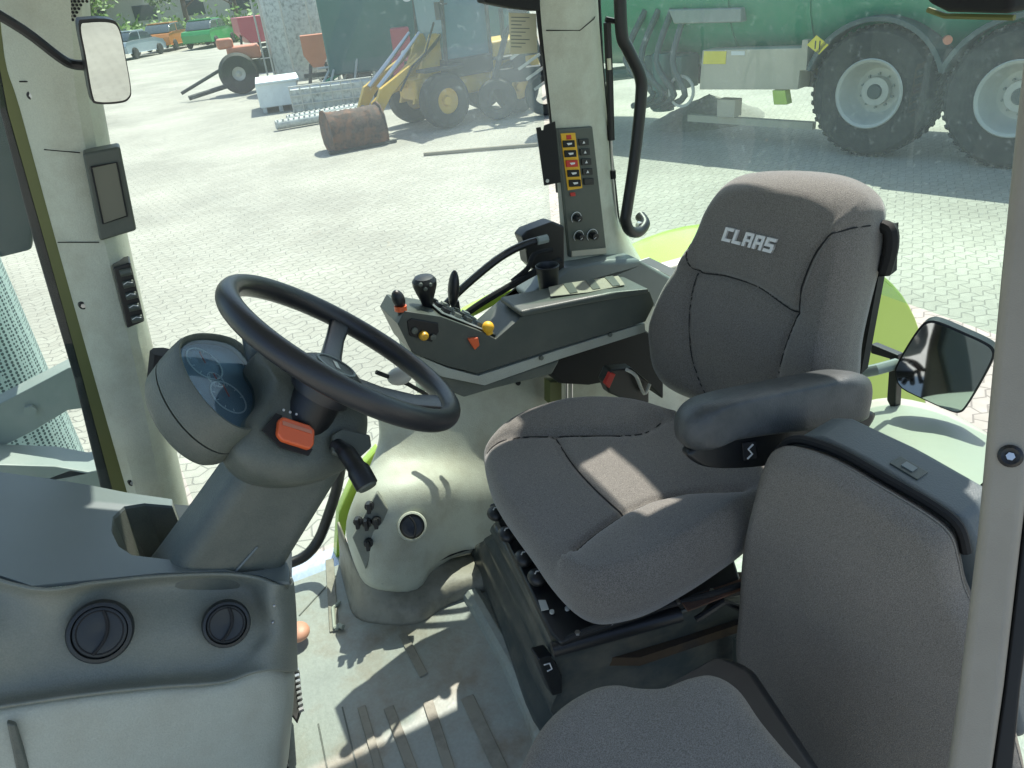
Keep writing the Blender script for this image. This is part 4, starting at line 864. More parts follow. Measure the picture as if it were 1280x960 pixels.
m = MB(); prism_px(m, ((756, 478), (764, 462), (790, 460), (812, 478), (812, 505), (780, 500), (762, 492)), y=1.2, vec=(0, .03, 0)); m.build('buckle_body', 'black', bu, bevel=.005)
m = MB(); prism_px(m, ((756, 480), (763, 466), (770, 468), (762, 486)), y=1.195, vec=(0, .01, 0)); m.build('release_button', 'red', bu, bevel=.002)
m = MB(); m.tube(catmull([at(783, 462, y=1.19), at(795, 470, y=1.19), at(805, 492, y=1.19), at(812, 480, y=1.19)], 4), .004, 6); m.build('strap', 'rim', bu)

# lime fenders outside, rear mirror, rear inner panel
rfn = thing('wheel_arch', 'bright lime green rear fender over a large tyre, visible beyond the driver seat back', 'fender', (1.62, 1.64, 0))
def arcfender(name, label, c, R_, y0, y1, a0, a1):
    m = MB(); rows = []
    for yy, rr_ in ((y0, R_), (y0+(y1-y0)*.5, R_+.01), (y1-.05, R_), (y1, R_-.04), (y1, R_-.1)): rows.append([V((c[0]+rr_*math.cos(t), yy, c[1]+rr_*math.sin(t))) for t in [math.radians(a0+(a1-a0)*k/16) for k in range(17)]])
    m.surf(rows, 2, 3); return m.build(name, 'lime', rfn, solid=.01, angle=60)
arcfender('fender', 'bright lime green rear fender visible beyond the driver seat back', (1.62, .90), .90, 1.66, 2.15, 150, -5)
m = MB(); m.lathe([(.4, -.25), (.8, -.27), (.88, -.2), (.9, 0), (.88, .2), (.8, .27), (.4, .25), (.4, -.25)], (1.62, 1.92, .9), (0, 1, 0), 60)
m.build('tyre', 'tyre', rfn)
m = MB(); m.prism([V((1.62+.885*math.cos(t), 1.645, .90+.885*math.sin(t))) for t in [math.radians(-8+150*k/24) for k in range(25)]], (0, .012, 0)); m.build('inner_side', 'lime', rfn)
m = MB(); m.surf([[at(px, py, x=x) for px, py, x in r] for r in (
    ((1080, 430, 1.45), (1100, 440, 1.45), (1130, 452, 1.45)), ((1078, 400, 1.40), (1105, 420, 1.42), (1140, 440, 1.44)), )], 3, 3)
m.bm.free()
m = MB(); prism_px(m, ((572, 398), (585, 388), (612, 374), (640, 362), (644, 368), (622, 380), (596, 394), (578, 404)), y=1.56, vec=(0, .03, 0)); tag(m.build('sill_strip', 'lime', bevel=.004, loc=tuple(at(600, 390, y=1.56))), 'lime green cab sill strip beyond the console levers', 'sill')
m = MB(); prism_px(m, ((424, 640), (446, 592), (474, 560), (478, 575), (455, 605), (434, 655), (430, 700), (420, 700)), y=1.56, vec=(0, .03, 0)); tag(m.build('door_sill', 'lime', bevel=.004, loc=tuple(at(430, 690, y=1.56))), 'lime green lower door frame curving beside the knob panel', 'door frame')
m = MB(); m.tube(catmull([at(428, 570, y=1.5), at(421, 610, y=1.5), at(410, 645, y=1.5), at(398, 675, y=1.5), at(380, 696, y=1.5), at(350, 708, y=1.5)], 5), .0125, 12)
tag(m.build('door_handle_tube', 'black', loc=tuple(at(398, 675, y=1.5))), 'curved black tube handle behind the steering column near the floor', 'handle')
rm_ = at(1180, 458, x=1.3); rmo = thing('rear_view_mirror', 'rectangular dark mirror with rounded corners on a bracket right of the driver seat', 'mirror', tuple(rm_))
MP = Plane(rm_, V((-.93, -.42, .13))); out = ((1118, 468), (1121, 455), (1135, 430), (1150, 408), (1160, 401), (1174, 402), (1205, 415), (1233, 428), (1243, 437), (1242, 449), (1226, 480), (1209, 508), (1200, 516), (1187, 514), (1155, 500), (1126, 485))
P_ = catmull([MP.hit(*p) for p in out], 3, True); cc = sum(P_, V())/len(P_)
m = MB(); m.prism(P_, -MP.n*.03); m.build('housing', 'black', rmo, bevel=.006)
MT['mirdark'] = mat('dark_mirror_glass', (.62, .66, .68), .04, metal=1, var=0)
m = MB(); m.prism([cc+(p-cc)*.95+MP.n*.001 for p in P_], MP.n*.003); m.build('mirror_glass', 'mirdark', rmo)
m = MB(); m.tube([at(1065, 468, x=1.2), at(1095, 462, x=1.22), at(1120, 455, x=1.28)], .012, 10); m.build('arm', 'greysteel', rmo)
m = MB(); prism_px(m, ((1088, 430), (1122, 444), (1122, 452), (1088, 442)), x=1.32, vec=(.02, 0, 0)); prism_px(m, ((1112, 440), (1122, 445), (1118, 520), (1108, 500)), x=1.32, vec=(.02, 0, 0)); m.build('bracket', 'black', rmo, bevel=.003)
m = MB(); m.surf([[at(px, py, x=x) for px, py, x in r] for r in (
    ((1060, 508, 1.38), (1110, 497, 1.38), (1170, 508, 1.38), (1232, 540, 1.36), (1290, 580, 1.3)),
    ((1060, 540, 1.2), (1110, 535, 1.2), (1165, 548, 1.2), (1232, 585, 1.18), (1290, 620, 1.14)),
    ((1055, 590, 1.08), (1105, 590, 1.08), (1160, 605, 1.08), (1228, 640, 1.06), (1290, 680, 1.02)),
    ((1050, 700, 1.04), (1100, 700, 1.04), (1160, 720, 1.04), (1220, 780, 1.02), (1280, 840, .98)))], 4, 5)
ip = m.build('rear_inner_panel', 'fenderliner', solid=.008, angle=60, loc=tuple(at(1150, 650, x=1.08))); tag(ip, 'pale greenish moulded rear panel behind the passenger seat back', 'wall panel')
m = MB(); c = at(1196, 621, x=1.05); m.cyl(c, c+V((-.01, -.004, .006)), .008, seg=12); m.build('screw', 'steel', ip)
lv = thing('rear_lever', 'thin black rod with a small black head behind the passenger seat, near the door post', 'lever', tuple(at(1185, 655, x=.98)))
m = MB(); m.tube([at(1181, 653, x=.98), at(1232, 604, x=.98)], .0035, 8); m.build('rod', 'seam', lv)
m = MB(); prism_px(m, ((1210, 625), (1224, 615), (1236, 612), (1236, 650), (1222, 650)), x=.96, vec=(.02, 0, 0)); m.build('head', 'black', lv, bevel=.004)
# ================================================================== DASH
da = thing('dash_console', 'grey front dash console with two round black vents, nearest at lower left', 'dashboard', tuple(at(200, 960, y=.88)))
def dyrow(L): return [at(px, py, y=y) for px, py, y in L]
YF = .90
_P = [at(60, 731, y=.956), at(346, 728, y=.952), at(215, 632, y=1.2)]
_n = (_P[1]-_P[0]).cross(_P[2]-_P[0]).normalized()
rowsd = (
    ((-90, 690, .955), (40, 731, .955), (119, 724, .955), (198, 716, .955), (277, 713, .955), (322, 718, .955), (346, 727, .955), (359, 732, .975), (364, 728, 1.02), (362, 722, 1.12)),
    ((-90, 712, .965), (40, 748, .968), (119, 741, .968), (198, 734, .968), (277, 732, .968), (316, 738, .965), (340, 748, .948), (360, 748, .965), (366, 745, 1.015), (364, 740, 1.12)),
    ((-90, 790, .940), (40, 803, .944), (119, 796, .944), (198, 790, .944), (277, 786, .944), (322, 786, .940), (347, 785, .928), (361, 782, .945), (368, 780, 1.0), (366, 775, 1.12)),
    ((-90, 872, .915), (40, 862, .915), (119, 850, .915), (198, 842, .915), (270, 836, .915), (308, 824, .912), (336, 812, .908), (360, 815, .925), (368, 812, .99), (367, 808, 1.12)),
    ((-90, 900, .885), (40, 880, .882), (119, 869, .882), (198, 861, .882), (277, 855, .882), (318, 842, .884), (344, 838, .89), (360, 840, .91), (369, 838, .98), (368, 830, 1.12)))
RD = [dyrow(r) for r in rowsd]
for j in range(7):
    RD[0][j] = at(rowsd[0][j][0], rowsd[0][j][1]+2, pl=(_P[0], _n)); RD[1][j] = at(rowsd[1][j][0], rowsd[1][j][1], y=RD[0][j].y+(.012 if j < 6 else -.006))
m = MB(); m.surf(RD, 5, 5); fc = m.build('vent_fascia', 'dash', da, angle=75, solid=.004)
m = MB(); m.surf([dyrow(r) for r in (
    ((-90, 897, .899), (40, 876, .896), (119, 865, .896), (198, 857, .896), (277, 851, .896), (318, 838, .898), (344, 834, .904), (359, 836, .922), (367, 834, .99), (366, 826, 1.12)),
    ((-90, 940, .878), (40, 915, .878), (119, 905, .878), (198, 900, .878), (277, 895, .878), (318, 890, .88), (346, 888, .885), (359, 888, .905), (366, 886, .975), (366, 880, 1.12)),
    ((-90, 1100, .85), (30, 1100, .85), (110, 1100, .85), (190, 1100, .85), (265, 1100, .85), (300, 1100, .85), (322, 1100, .86), (336, 1100, .88), (345, 1100, .96), (346, 1090, 1.12)))], 5, 6)
m.build('lower_panel', 'dashlow', da, angle=75, solid=.004)
m = MB(); prism_px(m, ((8, 905), (20, 908), (48, 1000), (28, 1000)), y=.868, vec=(0, .01, 0)); m.build('slot', 'column', da, bevel=.003)
# top deck with the recess the column rises from
P1, P2, P3 = at(60, 731, y=.956), at(346, 728, y=.952), at(215, 632, y=1.2)
tn = (P2-P1).cross(P3-P1).normalized()
if tn.z < 0: tn = -tn
TPl = (P1+tn*.001, tn)
top_px = ((-90, 690), (40, 732), (119, 724), (198, 716), (277, 713), (322, 718), (346, 727), (361, 727), (362, 712), (356, 698), (345, 690), (330, 712), (300, 716), (250, 704), (190, 697), (165, 694), (148, 683), (139, 664), (141, 646), (155, 633), (180, 629), (215, 632), (215, 624), (160, 616), (110, 606), (60, 598), (0, 590), (-90, 560))
m = MB(); tp_ = [at(*p, pl=TPl) for p in top_px]; m.prism(tp_, V((0, 0, -.006)))
a_ = [p+V((0, 0, -.0065)) for p in tp_]; cn_ = at(190, 655, pl=TPl); b_ = []
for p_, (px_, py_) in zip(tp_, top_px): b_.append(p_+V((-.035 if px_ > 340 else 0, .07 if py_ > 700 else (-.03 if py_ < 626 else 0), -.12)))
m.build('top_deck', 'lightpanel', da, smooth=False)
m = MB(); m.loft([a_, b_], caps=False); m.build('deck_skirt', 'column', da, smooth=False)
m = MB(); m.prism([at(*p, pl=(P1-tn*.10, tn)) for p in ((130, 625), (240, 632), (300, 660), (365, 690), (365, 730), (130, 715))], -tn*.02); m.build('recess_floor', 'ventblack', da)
def vent_at(px, py, y, r): 
    n = V((.05, -.86, .5)).normalized(); vent(fc, at(px, py, y=y-.004), n, r, m1='ventblack', hint=V((.5, 0, 1)), lid='ventblack')
vent_at(125, 790, .933, .0335); vent_at(283, 780, .935, .0275)
for p in ((343, 757), (341, 778), (308, 826)):
    m = MB(); m.sphere(at(*p, y=.93), .0025, seg=8); m.build('screw', 'steel', fc)

# ================================================================== STEERING COLUMN
sc = thing('steering_column', 'dark grey steering column with instrument pod and orange hazard switch', 'steering column', tuple(at(270, 700, y=1.0)))
b0, b1 = at(268, 712, y=1.045), at(362, 570, y=1.05)
ax = (b1-b0).normalized(); u_, w_, _ = basis(ax, V((1, 0, 0)))
wdir = (at(345, 700, y=1.0)-at(190, 690, y=1.0)); wdir = (wdir-ax*wdir.dot(ax)).normalized(); ddir = ax.cross(wdir).normalized()
def rrect(c, a, b, ha, hb, r, k=5):
    out = []
    for sx, sy, t0 in ((1, 1, 0), (-1, 1, 90), (-1, -1, 180), (1, -1, 270)):
        for i in range(k+1):
            t = math.radians(t0+90*i/k); out.append(c+a*(sx*(ha-r)+r*math.cos(t))+b*(sy*(hb-r)+r*math.sin(t)))
    return out
m = MB(); L = [(-.035, .083, .058), (0, .081, .057), (.1, .077, .054), (.2, .074, .052), (.28, .073, .05)]
m.loft([rrect(b0+ax*h, wdir, ddir, a, b, .028) for h, a, b in L]); cl = m.build('column_shroud', 'column', sc, angle=50)
m = MB(); f0 = b0+ddir*(-.059 if (b0-ddir).y < b0.y else .059); 
sgn = -1 if (ddir.y > 0) else 1
m.tube([b0+ddir*sgn*.0575+wdir*.003+ax*.035, b0+ddir*sgn*.0555+wdir*.012+ax*.085], .002, 6); m.build('column_crease', 'lightpanel', cl)
# instrument pod
pc = at(272, 478, y=1.04); pn_ = V((.72, -.30, .62)).normalized(); PD = Plane(pc, pn_)
out = ((224, 424), (245, 416), (275, 418), (300, 428), (322, 455), (336, 485), (338, 515), (325, 535), (305, 540), (280, 528), (255, 505), (234, 475), (222, 445))
m = MB(); P_ = catmull([PD.hit(*p) for p in out], 4, True); cc = sum(P_, V())/len(P_)
m.loft([[cc+(p-cc)*.80-pn_*.092 for p in P_], [cc+(p-cc)*.9-pn_*.088 for p in P_], [cc+(p-cc)*.97-pn_*.078 for p in P_], [cc+(p-cc)*1.0-pn_*.05 for p in P_]])
pod = m.build('instrument_pod', 'column', sc, angle=50)
m = MB(); m.loft([[cc+(p-cc)*k-pn_*h for p in P_] for k, h in ((.9, .047), (1.005, .047), (1.01, .02), (1.0, .004), (.97, -.002), (.93, -.001), (.90, .006), (.88, .012))], caps=False); m.build('pod_bezel', 'column', pod, angle=60)
m = MB(); m.loft([[cc+(p-cc)*.87+pn_*(-.006) for p in P_], [cc+(p-cc)*.87-pn_*.004 for p in P_]]); m.build('lens', 'lens', pod)
m = MB(); m.loft([[cc+(p-cc)*.88-pn_*.0135 for p in P_], [cc+(p-cc)*.88-pn_*.02 for p in P_]]); m.build('gauge_face', 'gaugeface', pod)
for ctr, r in (((262, 448), .030), ((292, 490), .030), ((276, 468), .014)):
    c = PD.hit(*ctr)-pn_*.012; m = MB(); m.lathe([(r, 0), (r, .001), (r*.93, .001), (r*.93, 0)], c, pn_, 32); g = m.build('gauge', 'white', pod)
    m = MB(); m.tube([c+pn_*.002, c+pn_*.002+PD.u*r*.5+PD.v*r*.5], .0011, 5); m.build('needle', 'red', g)
    m = MB()
    for k in range(9):
        t = math.radians(-40+32*k); d = PD.u*math.cos(t)+PD.v*math.sin(t); m.tube([c+d*r*.75+pn_*.001, c+d*r*.9+pn_*.001], .0007, 4)
    m.build('gauge_scale', 'white', g)
# neck housing between pod and wheel
hp = Plane(at(385, 520, y=1.0), V((.35, -.75, .55)))
m, _ = pillow(hp, ((325, 440), (350, 425), (400, 440), (440, 480), (466, 510), (466, 545), (455, 572), (425, 590), (380, 600), (330, 592), (300, 565), (305, 530), (330, 500), (335, 470)), .09, er=.03, dome=.004, rings=10)
hs = m.build('column_housing', 'column', sc, angle=70)
m = MB(); prism_px(m, ((300, 400), (320, 430), (350, 470), (345, 500), (325, 480), (310, 455)), y=1.1, vec=(0, .03, 0)); m.build('pod_bridge', 'lightpanel', sc, bevel=.008)
hf = Plane(hp.p+hp.n*.008, hp.n)
m = MB(); m.prism([hf.hit(*p) for p in ((327, 538), (344, 517), (352, 520), (348, 545), (390, 562), (385, 570), (350, 560))], hp.n*.003); m.build('switch_recess', 'seam', hs)
m = MB(); m.prism([hf.hit(*p) for p in ((345, 527), (350, 523), (384, 534), (390, 540), (389, 558), (384, 564), (349, 553), (343, 545))], hp.n*.012); hz = m.build('hazard_switch', 'orange', hs, bevel=.0035, bseg=3)
m = MB(); m.prism([hf.hit(*p)+hp.n*.0125 for p in ((349, 529), (385, 541), (385, 545), (349, 534))], hp.n*.001); m.build('switch_highlight', 'orangepaint', hz)
for k in range(5):
    m = MB(); m.sphere(hf.hit(354+8*k, 513+2.6*k)+hp.n*.002, .002, (1, 1, 1), 8); m.build('warning_lamp', 'white', hs)
# stalk
sk = [at(418, 555, y=.97), at(432, 565, y=.95), at(448, 588, y=.92), at(459, 608, y=.90)]
m = MB(); m.prism([hf.hit(*p) for p in ((412, 545), (425, 537), (460, 545), (462, 560), (440, 580), (412, 568))], hp.n*.010); stb = m.build('stalk_base', 'console', sc, bevel=.004)
m = MB(); m.tube(catmull(sk, 5), [.011]*5+[.0135]*5+[.0165]*6, 16); stl = m.build('indicator_stalk', 'black', sc, angle=40, bevel=.001)
e = (sk[-1]-sk[-2]).normalized(); m = MB(); m.cyl(sk[-1], sk[-1]+e*.003, .0145, .013, seg=24); m.build('stalk_cap', 'console', stl)
m = MB(); m.tube([at(205, 440, y=1.2), at(200, 480, y=1.2), at(225, 545, y=1.2)], .02, 8); m.build('pod_mount', 'blackmatt', sc)
# ================================================================== STEERING WHEEL
wc = V((.192, 1.011, 2.189)); R_ = .1776; ti, az = math.radians(40.7), math.radians(-4)
wn = V((math.sin(ti)*math.cos(az), math.sin(ti)*math.sin(az), math.cos(ti))); WP = Plane(wc, wn)
sw_ = thing('steering_wheel', 'black leather steering wheel with three spokes above the steering column', 'steering wheel', tuple(wc-wn*.06))
wa, wb, _ = basis(wn)
m = MB(); rings = []
for k in range(96):
    t = 2*math.pi*k/96; d = wa*math.cos(t)+wb*math.sin(t)
    rings.append([wc+d*(R_+.0148*math.cos(s))+wn*.017*math.sin(s) for s in [2*math.pi*j/20 for j in range(20)]])
rings.append(rings[0]); m.loft(rings, caps=False); bmesh.ops.remove_doubles(m.bm, verts=m.bm.verts, dist=1e-6); m.build('rim', 'leather', sw_, angle=180)
hc = wc-wn*.045
m = MB(); m.lathe([(.0, -.03), (.045, -.03), (.05, .0), (.047, .012), (.038, .018), (.030, .02), (0, .0205)], hc, wn, 40); hub = m.build('hub', 'leather', sw_)
m = MB(); m.lathe([(.0315, .0195), (.0315, .0215), (.028, .022), (.027, .0205)], hc, wn, 40); m.build('hub_ring', 'lightpanel', hub)
m = MB(); m.box(hc+wn*.021, (.026, .007, .001), axes=(wa, wb, wn)); m.build('hub_badge', 'rim', hub)
dt = WP.uv(425, 388); t0 = math.atan2(dt.y, dt.x)
for (qx, qy), wd in (((425, 388), .017), ((303, 397), .03), ((556, 503), .03)):
    dt = WP.uv(qx, qy); t = math.atan2(dt.y, dt.x); d = WP.u*math.cos(t)+WP.v*math.sin(t); s_ = wn.cross(d)
    m = MB(); m.loft([rrect(hc+d*r+wn*h, s_, wn, w, th, th*.9, 3) for r, h, w, th in ((.03, .0, wd*1.2, .009), (.08, .008, wd, .008), (.13, .022, wd*.9, .007), (.16, .036, wd, .007), (.185, .045, wd*1.1, .006))]); m.build('spoke', 'leather', sw_)
m = MB(); m.cyl(hc-wn*.03, hc-wn*.12, .036, .042); m.build('shaft_collar', 'black', sw_)
m = MB(); m.sphere(at(500, 470, y=1.14), .019, (1.2, 1, .8)); kb = m.build('round_knob', 'rim', loc=tuple(at(497, 468, y=1.12)), angle=180); tag(kb, 'pale round knob seen through the right side of the steering wheel', 'knob')
m = MB(); m.tube([at(470, 465, y=1.14), at(510, 480, y=1.14), at(545, 500, y=1.2)], .004, 6); m.build('knob_wire', 'black', kb)

# ================================================================== DRIVER SEAT
ds = thing('driver_seat', 'grey fabric driver seat with a white lettered backrest, centre of the cab', 'seat', tuple(at(650, 800, z=1.43)))
sv = V((-.18, .98, 0)).normalized()                       # sideways (to the right of the cab)
bu_ = V((.20, .04, .98)).normalized()                    # up along the backrest
bn = sv.cross(bu_); bn = bn if bn.x < 0 else -bn
BPn = Plane(V((.93, .97, 1.9)), bn)
cu = Plane(V((.6, .95, 1.86)), V((-.10, -.03, 1)), V((1, 0, 0)))
# cushion
s1 = ((607, 559), (638, 548), (694, 545), (794, 543), (826, 528)); s2 = ((694, 546), (716, 580), (747, 615), (779, 643)); s3 = ((719, 690), (745, 668), (779, 645), (815, 629), (860, 618), (930, 615))
S1 = [cu.uv(*p) for p in s1]; S3 = [cu.uv(*p) for p in s3]; cmid = cu.uv(770, 585)
def side(poly, p, ref):
    best = None
    for a, b in zip(poly, poly[1:]):
        d = seg_dist(p, [a, b]); 
        if best is None or d < best[0]: best = (d, (b-a).cross(p-a).z*(b-a).cross(ref-a).z)
    return best[0] if best[1] < 0 else 0
def cdisp(p, s):
    a = side(S1, p, cmid); b = side(S3, p, cmid)
    h = .026*(1-math.exp(-(a/.03)))+.03*(1-math.exp(-(b/.03)))
    h += .0035*noise.noise(p*9)
    return h*min(1, (1-s)*6+.25)
m, cpt = pillow(cu, ((602, 568), (606, 546), (638, 520), (690, 503), (745, 497), (800, 500), (850, 512), (905, 530), (955, 556), (968, 602), (942, 645), (896, 680), (848, 710), (802, 733), (757, 744), (730, 742), (705, 727), (678, 698), (654, 664), (633, 636), (612, 604)), .085, er=.035, dome=.006, disp=cdisp, seams=(s1, s2, s3))
cush = m.build('seat_cushion', 'fabric', ds, angle=180)
for s_ in (s1, s2, s3):
    m = MB(); m.tube([cpt(p.x, p.y, .0012) for p in catmull([V((*q, 0)) for q in s_], 14)], .0016, 5); m.build('seam', 'seam', cush)
# backrest
t1 = ((872, 282), (869, 310), (872, 338), (910, 345), (950, 358), (1000, 390), (1012, 355), (1028, 318), (1046, 295), (1064, 286), (1076, 283))
t2 = ((873, 338), (864, 375), (863, 420), (870, 465), (886, 506)); t3 = ((1000, 390), (988, 420), (978, 450), (972, 480), (968, 500))
T2 = [BPn.uv(*p) for p in ((890, 250),)+t2[0:]]; T3 = [BPn.uv(*p) for p in ((1070, 240), (1030, 322))+t3]; T1 = [BPn.uv(*p) for p in ((840, 335), (872, 338), (910, 345), (950, 358), (1000, 390), (1040, 410))]
bmid = BPn.uv(920, 430); hmid = BPn.uv(955, 250)
def bdisp(p, s):
    a = side(T2, p, bmid); b = side(T3, p, bmid)
    h = .022*(1-math.exp(-(a/.03)))+.03*(1-math.exp(-(b/.03)))
    hd = side(T1, p, bmid)
    h = max(h, 0)+.024*(1-math.exp(-(hd/.02)))*(1 if b < .01 else math.exp(-b/.02))
    h += .003*noise.noise(p*8)
    return h*min(1, (1-s)*6+.1)
m, bpt = pillow(BPn, ((806, 440), (806, 405), (822, 362), (846, 325), (868, 290), (884, 250), (905, 224), (935, 215), (980, 214), (1028, 220), (1062, 235), (1077, 256), (1077, 282), (1072, 330), (1058, 390), (1048, 440), (1044, 490), (1032, 520), (990, 525), (930, 518), (870, 507), (830, 490), (812, 468)), .10, er=.04, dome=.008, disp=bdisp, seams=(t1, t2, t3), gw=.0055, gd=.006)
back = m.build('backrest', 'fabric', ds, angle=180)
for s_ in (t1, t2, t3):
    m = MB(); m.tube([bpt(p.x, p.y, .0012) for p in catmull([V((*q, 0)) for q in s_], 14)], .0016, 5); m.build('seam', 'seam', back)
tx0, tx1 = bpt(919, 291, .002), bpt(984, 307, .002); tc_ = (tx0+tx1)/2+bn*.002; ux = (tx1-tx0).normalized(); uy = bn.cross(ux)
if uy.z < 0: uy = -uy
def logo():
    # block letters as on the backrest: each stroke a small bar, slightly slanted
    G = {'C': [(0, 0, 1, .22), (0, .78, 1, .22), (0, 0, .3, 1)], 'L': [(0, 0, 1, .22), (0, 0, .3, 1)], 'A': [(0, 0, .3, 1), (.7, 0, .3, 1), (0, .78, 1, .22), (0, .35, 1, .2)], 'S': [(0, 0, 1, .22), (0, .39, 1, .22), (0, .78, 1, .22), (0, .39, .3, .6), (.7, 0, .3, .6)]}
    m = MB(); tot = (tx1-tx0).length; lw = tot/5*.84; H = .026
    for i, ch in enumerate('CLAAS'):
        for k, (x, y, w, h) in enumerate(G[ch]):
            q = []
            for a, b in ((x, y), (x+w, y), (x+w, y+h), (x, y+h)):
                X = -tot/2+i*tot/5+a*lw+(b-.5)*.005; Y = (b-.5)*H; q.append(tc_+ux*X+uy*Y-bn*.004)
            m.prism(q, bn*(.0055+.00012*k))
    return m
logo().build('lettering', 'white', back)
m = MB(); m.tube(catmull([at(1092, 284, x=1.09), at(1112, 286, x=1.09), at(1114, 310, x=1.09), at(1106, 340, x=1.09)], 4), .012, 8); prism_px(m, ((1078, 290), (1114, 284), (1112, 345), (1098, 346), (1076, 468), (1055, 475)), x=1.1, vec=(.03, .01, 0)); m.build('back_frame', 'blackmatt', ds, bevel=.006)
# armrest
ar = Plane(at(960, 530, y=.73), V((-.12, -.97, .25)))
m, _ = pillow(ar, ((866, 548), (869, 528), (884, 511), (910, 501), (960, 490), (1020, 478), (1070, 469), (1096, 473), (1103, 488), (1100, 512), (1092, 528), (1040, 538), (960, 548), (900, 558), (882, 568), (870, 564)), .075, er=.03, dome=.004, rings=10)
am = m.build('armrest', 'armleather', ds, angle=70)
al = Plane(ar.p-ar.n*.022, ar.n)
m, _ = pillow(al, ((862, 566), (900, 548), (1000, 530), (1092, 515), (1082, 545), (1062, 566), (1000, 577), (940, 585), (895, 586), (872, 580)), .04, er=.008, dome=.001, rings=8); ash = m.build('armrest_shell', 'black', ds, angle=60)
m = MB(); m.prism([al.hit(*p)+al.n*.001 for p in ((926, 553), (942, 550), (944, 572), (928, 575))], al.n*.004); lt = m.build('latch', 'seam', ash, bevel=.001)
m = MB(); m.tube([al.hit(*p)+al.n*.007 for p in ((938, 554), (932, 560), (937, 566), (931, 572))], .0016, 5); m.build('latch_symbol', 'white', lt)
# suspension base
m = MB(); m.surf([[at(px, py, z=z) for px, py, z in r] for r in (
    ((590, 690, 1.425), (594, 700, 1.425), (630, 795, 1.425), (668, 903, 1.425), (700, 912, 1.425), (820, 880, 1.425), (960, 830, 1.425)),
    ((596, 684, 1.50), (600, 690, 1.50), (640, 780, 1.50), (686, 880, 1.50), (705, 884, 1.50), (820, 850, 1.50), (960, 800, 1.50)),
    ((604, 678, 1.56), (608, 682, 1.56), (648, 762, 1.56), (690, 850, 1.56), (707, 854, 1.56), (820, 820, 1.56), (955, 776, 1.56)),
    ((614, 668, 1.62), (618, 674, 1.62), (656, 745, 1.62), (691, 822, 1.62), (706, 826, 1.62), (820, 795, 1.62), (950, 755, 1.62)),
    ((618, 655, 1.68), (622, 660, 1.68), (660, 728, 1.68), (694, 800, 1.68), (708, 803, 1.68), (820, 770, 1.68), (945, 735, 1.68)))], 4, 4)
for v in m.bm.verts:
    v.co.x += .006*math.sin(v.co.z*90)
m.build('bellows', 'bellows', ds, solid=.004, angle=60)
m = MB(); m.prism([at(*p, z=1.735) for p in ((611, 630), (650, 712), (688, 792), (700, 803), (800, 770), (925, 722), (900, 640), (700, 600))], (0, 0, -.02)); bpz = m.build('base_plate', 'black', ds, bevel=.005)
for k, (cx, cy) in enumerate(((619, 642), (633, 668), (654, 698), (671, 722))):
    c = at(cx, cy, z=1.75); m = MB(); m.sphere(c, .0155, (1, 1.25, .8), 16); kb = m.build('adjuster_knob', 'black', ds)
    m = MB(); m.tube([c+V((-.004, -.003, .0125)), c+V((0, 0, .014)), c+V((.005, .0, .0125))], .0012, 5); m.build('knob_symbol', 'white', kb)
q = Plane(at(700, 820, z=1.70), V((-.9, -.3, .35)))
m = MB(); m.prism([at(*p, z=1.7365) for p in ((673, 751), (682, 751), (686, 762), (677, 764))], (0, 0, .002)); m.build('base_label', 'rim', bpz)
for p in ((690, 766), (709, 762)):
    m = MB(); c = at(*p, z=1.737); m.cyl(c, c+V((0, 0, .004)), .004, seg=8); m.build('base_screw', 'rim', bpz)
m = MB(); m.tube([at(690, 812, z=1.715), at(770, 790, z=1.715), at(850, 768, z=1.715)], .013, 12); m.build('adjuster_bar', 'black', ds)
m = MB(); prism_px(m, ((672, 824), (690, 819), (703, 845), (704, 868), (691, 871), (682, 850)), y=.80, vec=(0, .03, 0)); hd = m.build('slide_handle', 'black', ds, bevel=.004)
m = MB(); m.tube([at(680, 831, y=.797), at(687, 829, y=.797), at(690, 836, y=.797), at(684, 839, y=.797)], .0013, 5); m.build('handle_symbol', 'white', hd)
m = MB(); m.prism([at(*p, z=1.60) for p in ((704, 822), (800, 822), (940, 775), (940, 715), (860, 715))], (0, 0, -.02)); m.build('side_frame', 'rustyfloor', ds)
m = MB(); rr = random.Random(9)
for k in range(7): m.tube([at(700+30*k, 806-9*k+rr.uniform(-3, 3), z=1.705), at(740+30*k, 786-9*k+rr.uniform(-6, 6), z=1.71)], .005, 6)
for k in range(6): m.sphere(at(720+34*k, 800-12*k, z=1.70), .008, seg=8)
m.tube([at(880, 770, z=1.68), at(900, 745, z=1.72), at(925, 740, z=1.70)], .007, 6)
m.build('linkage', 'black', ds)

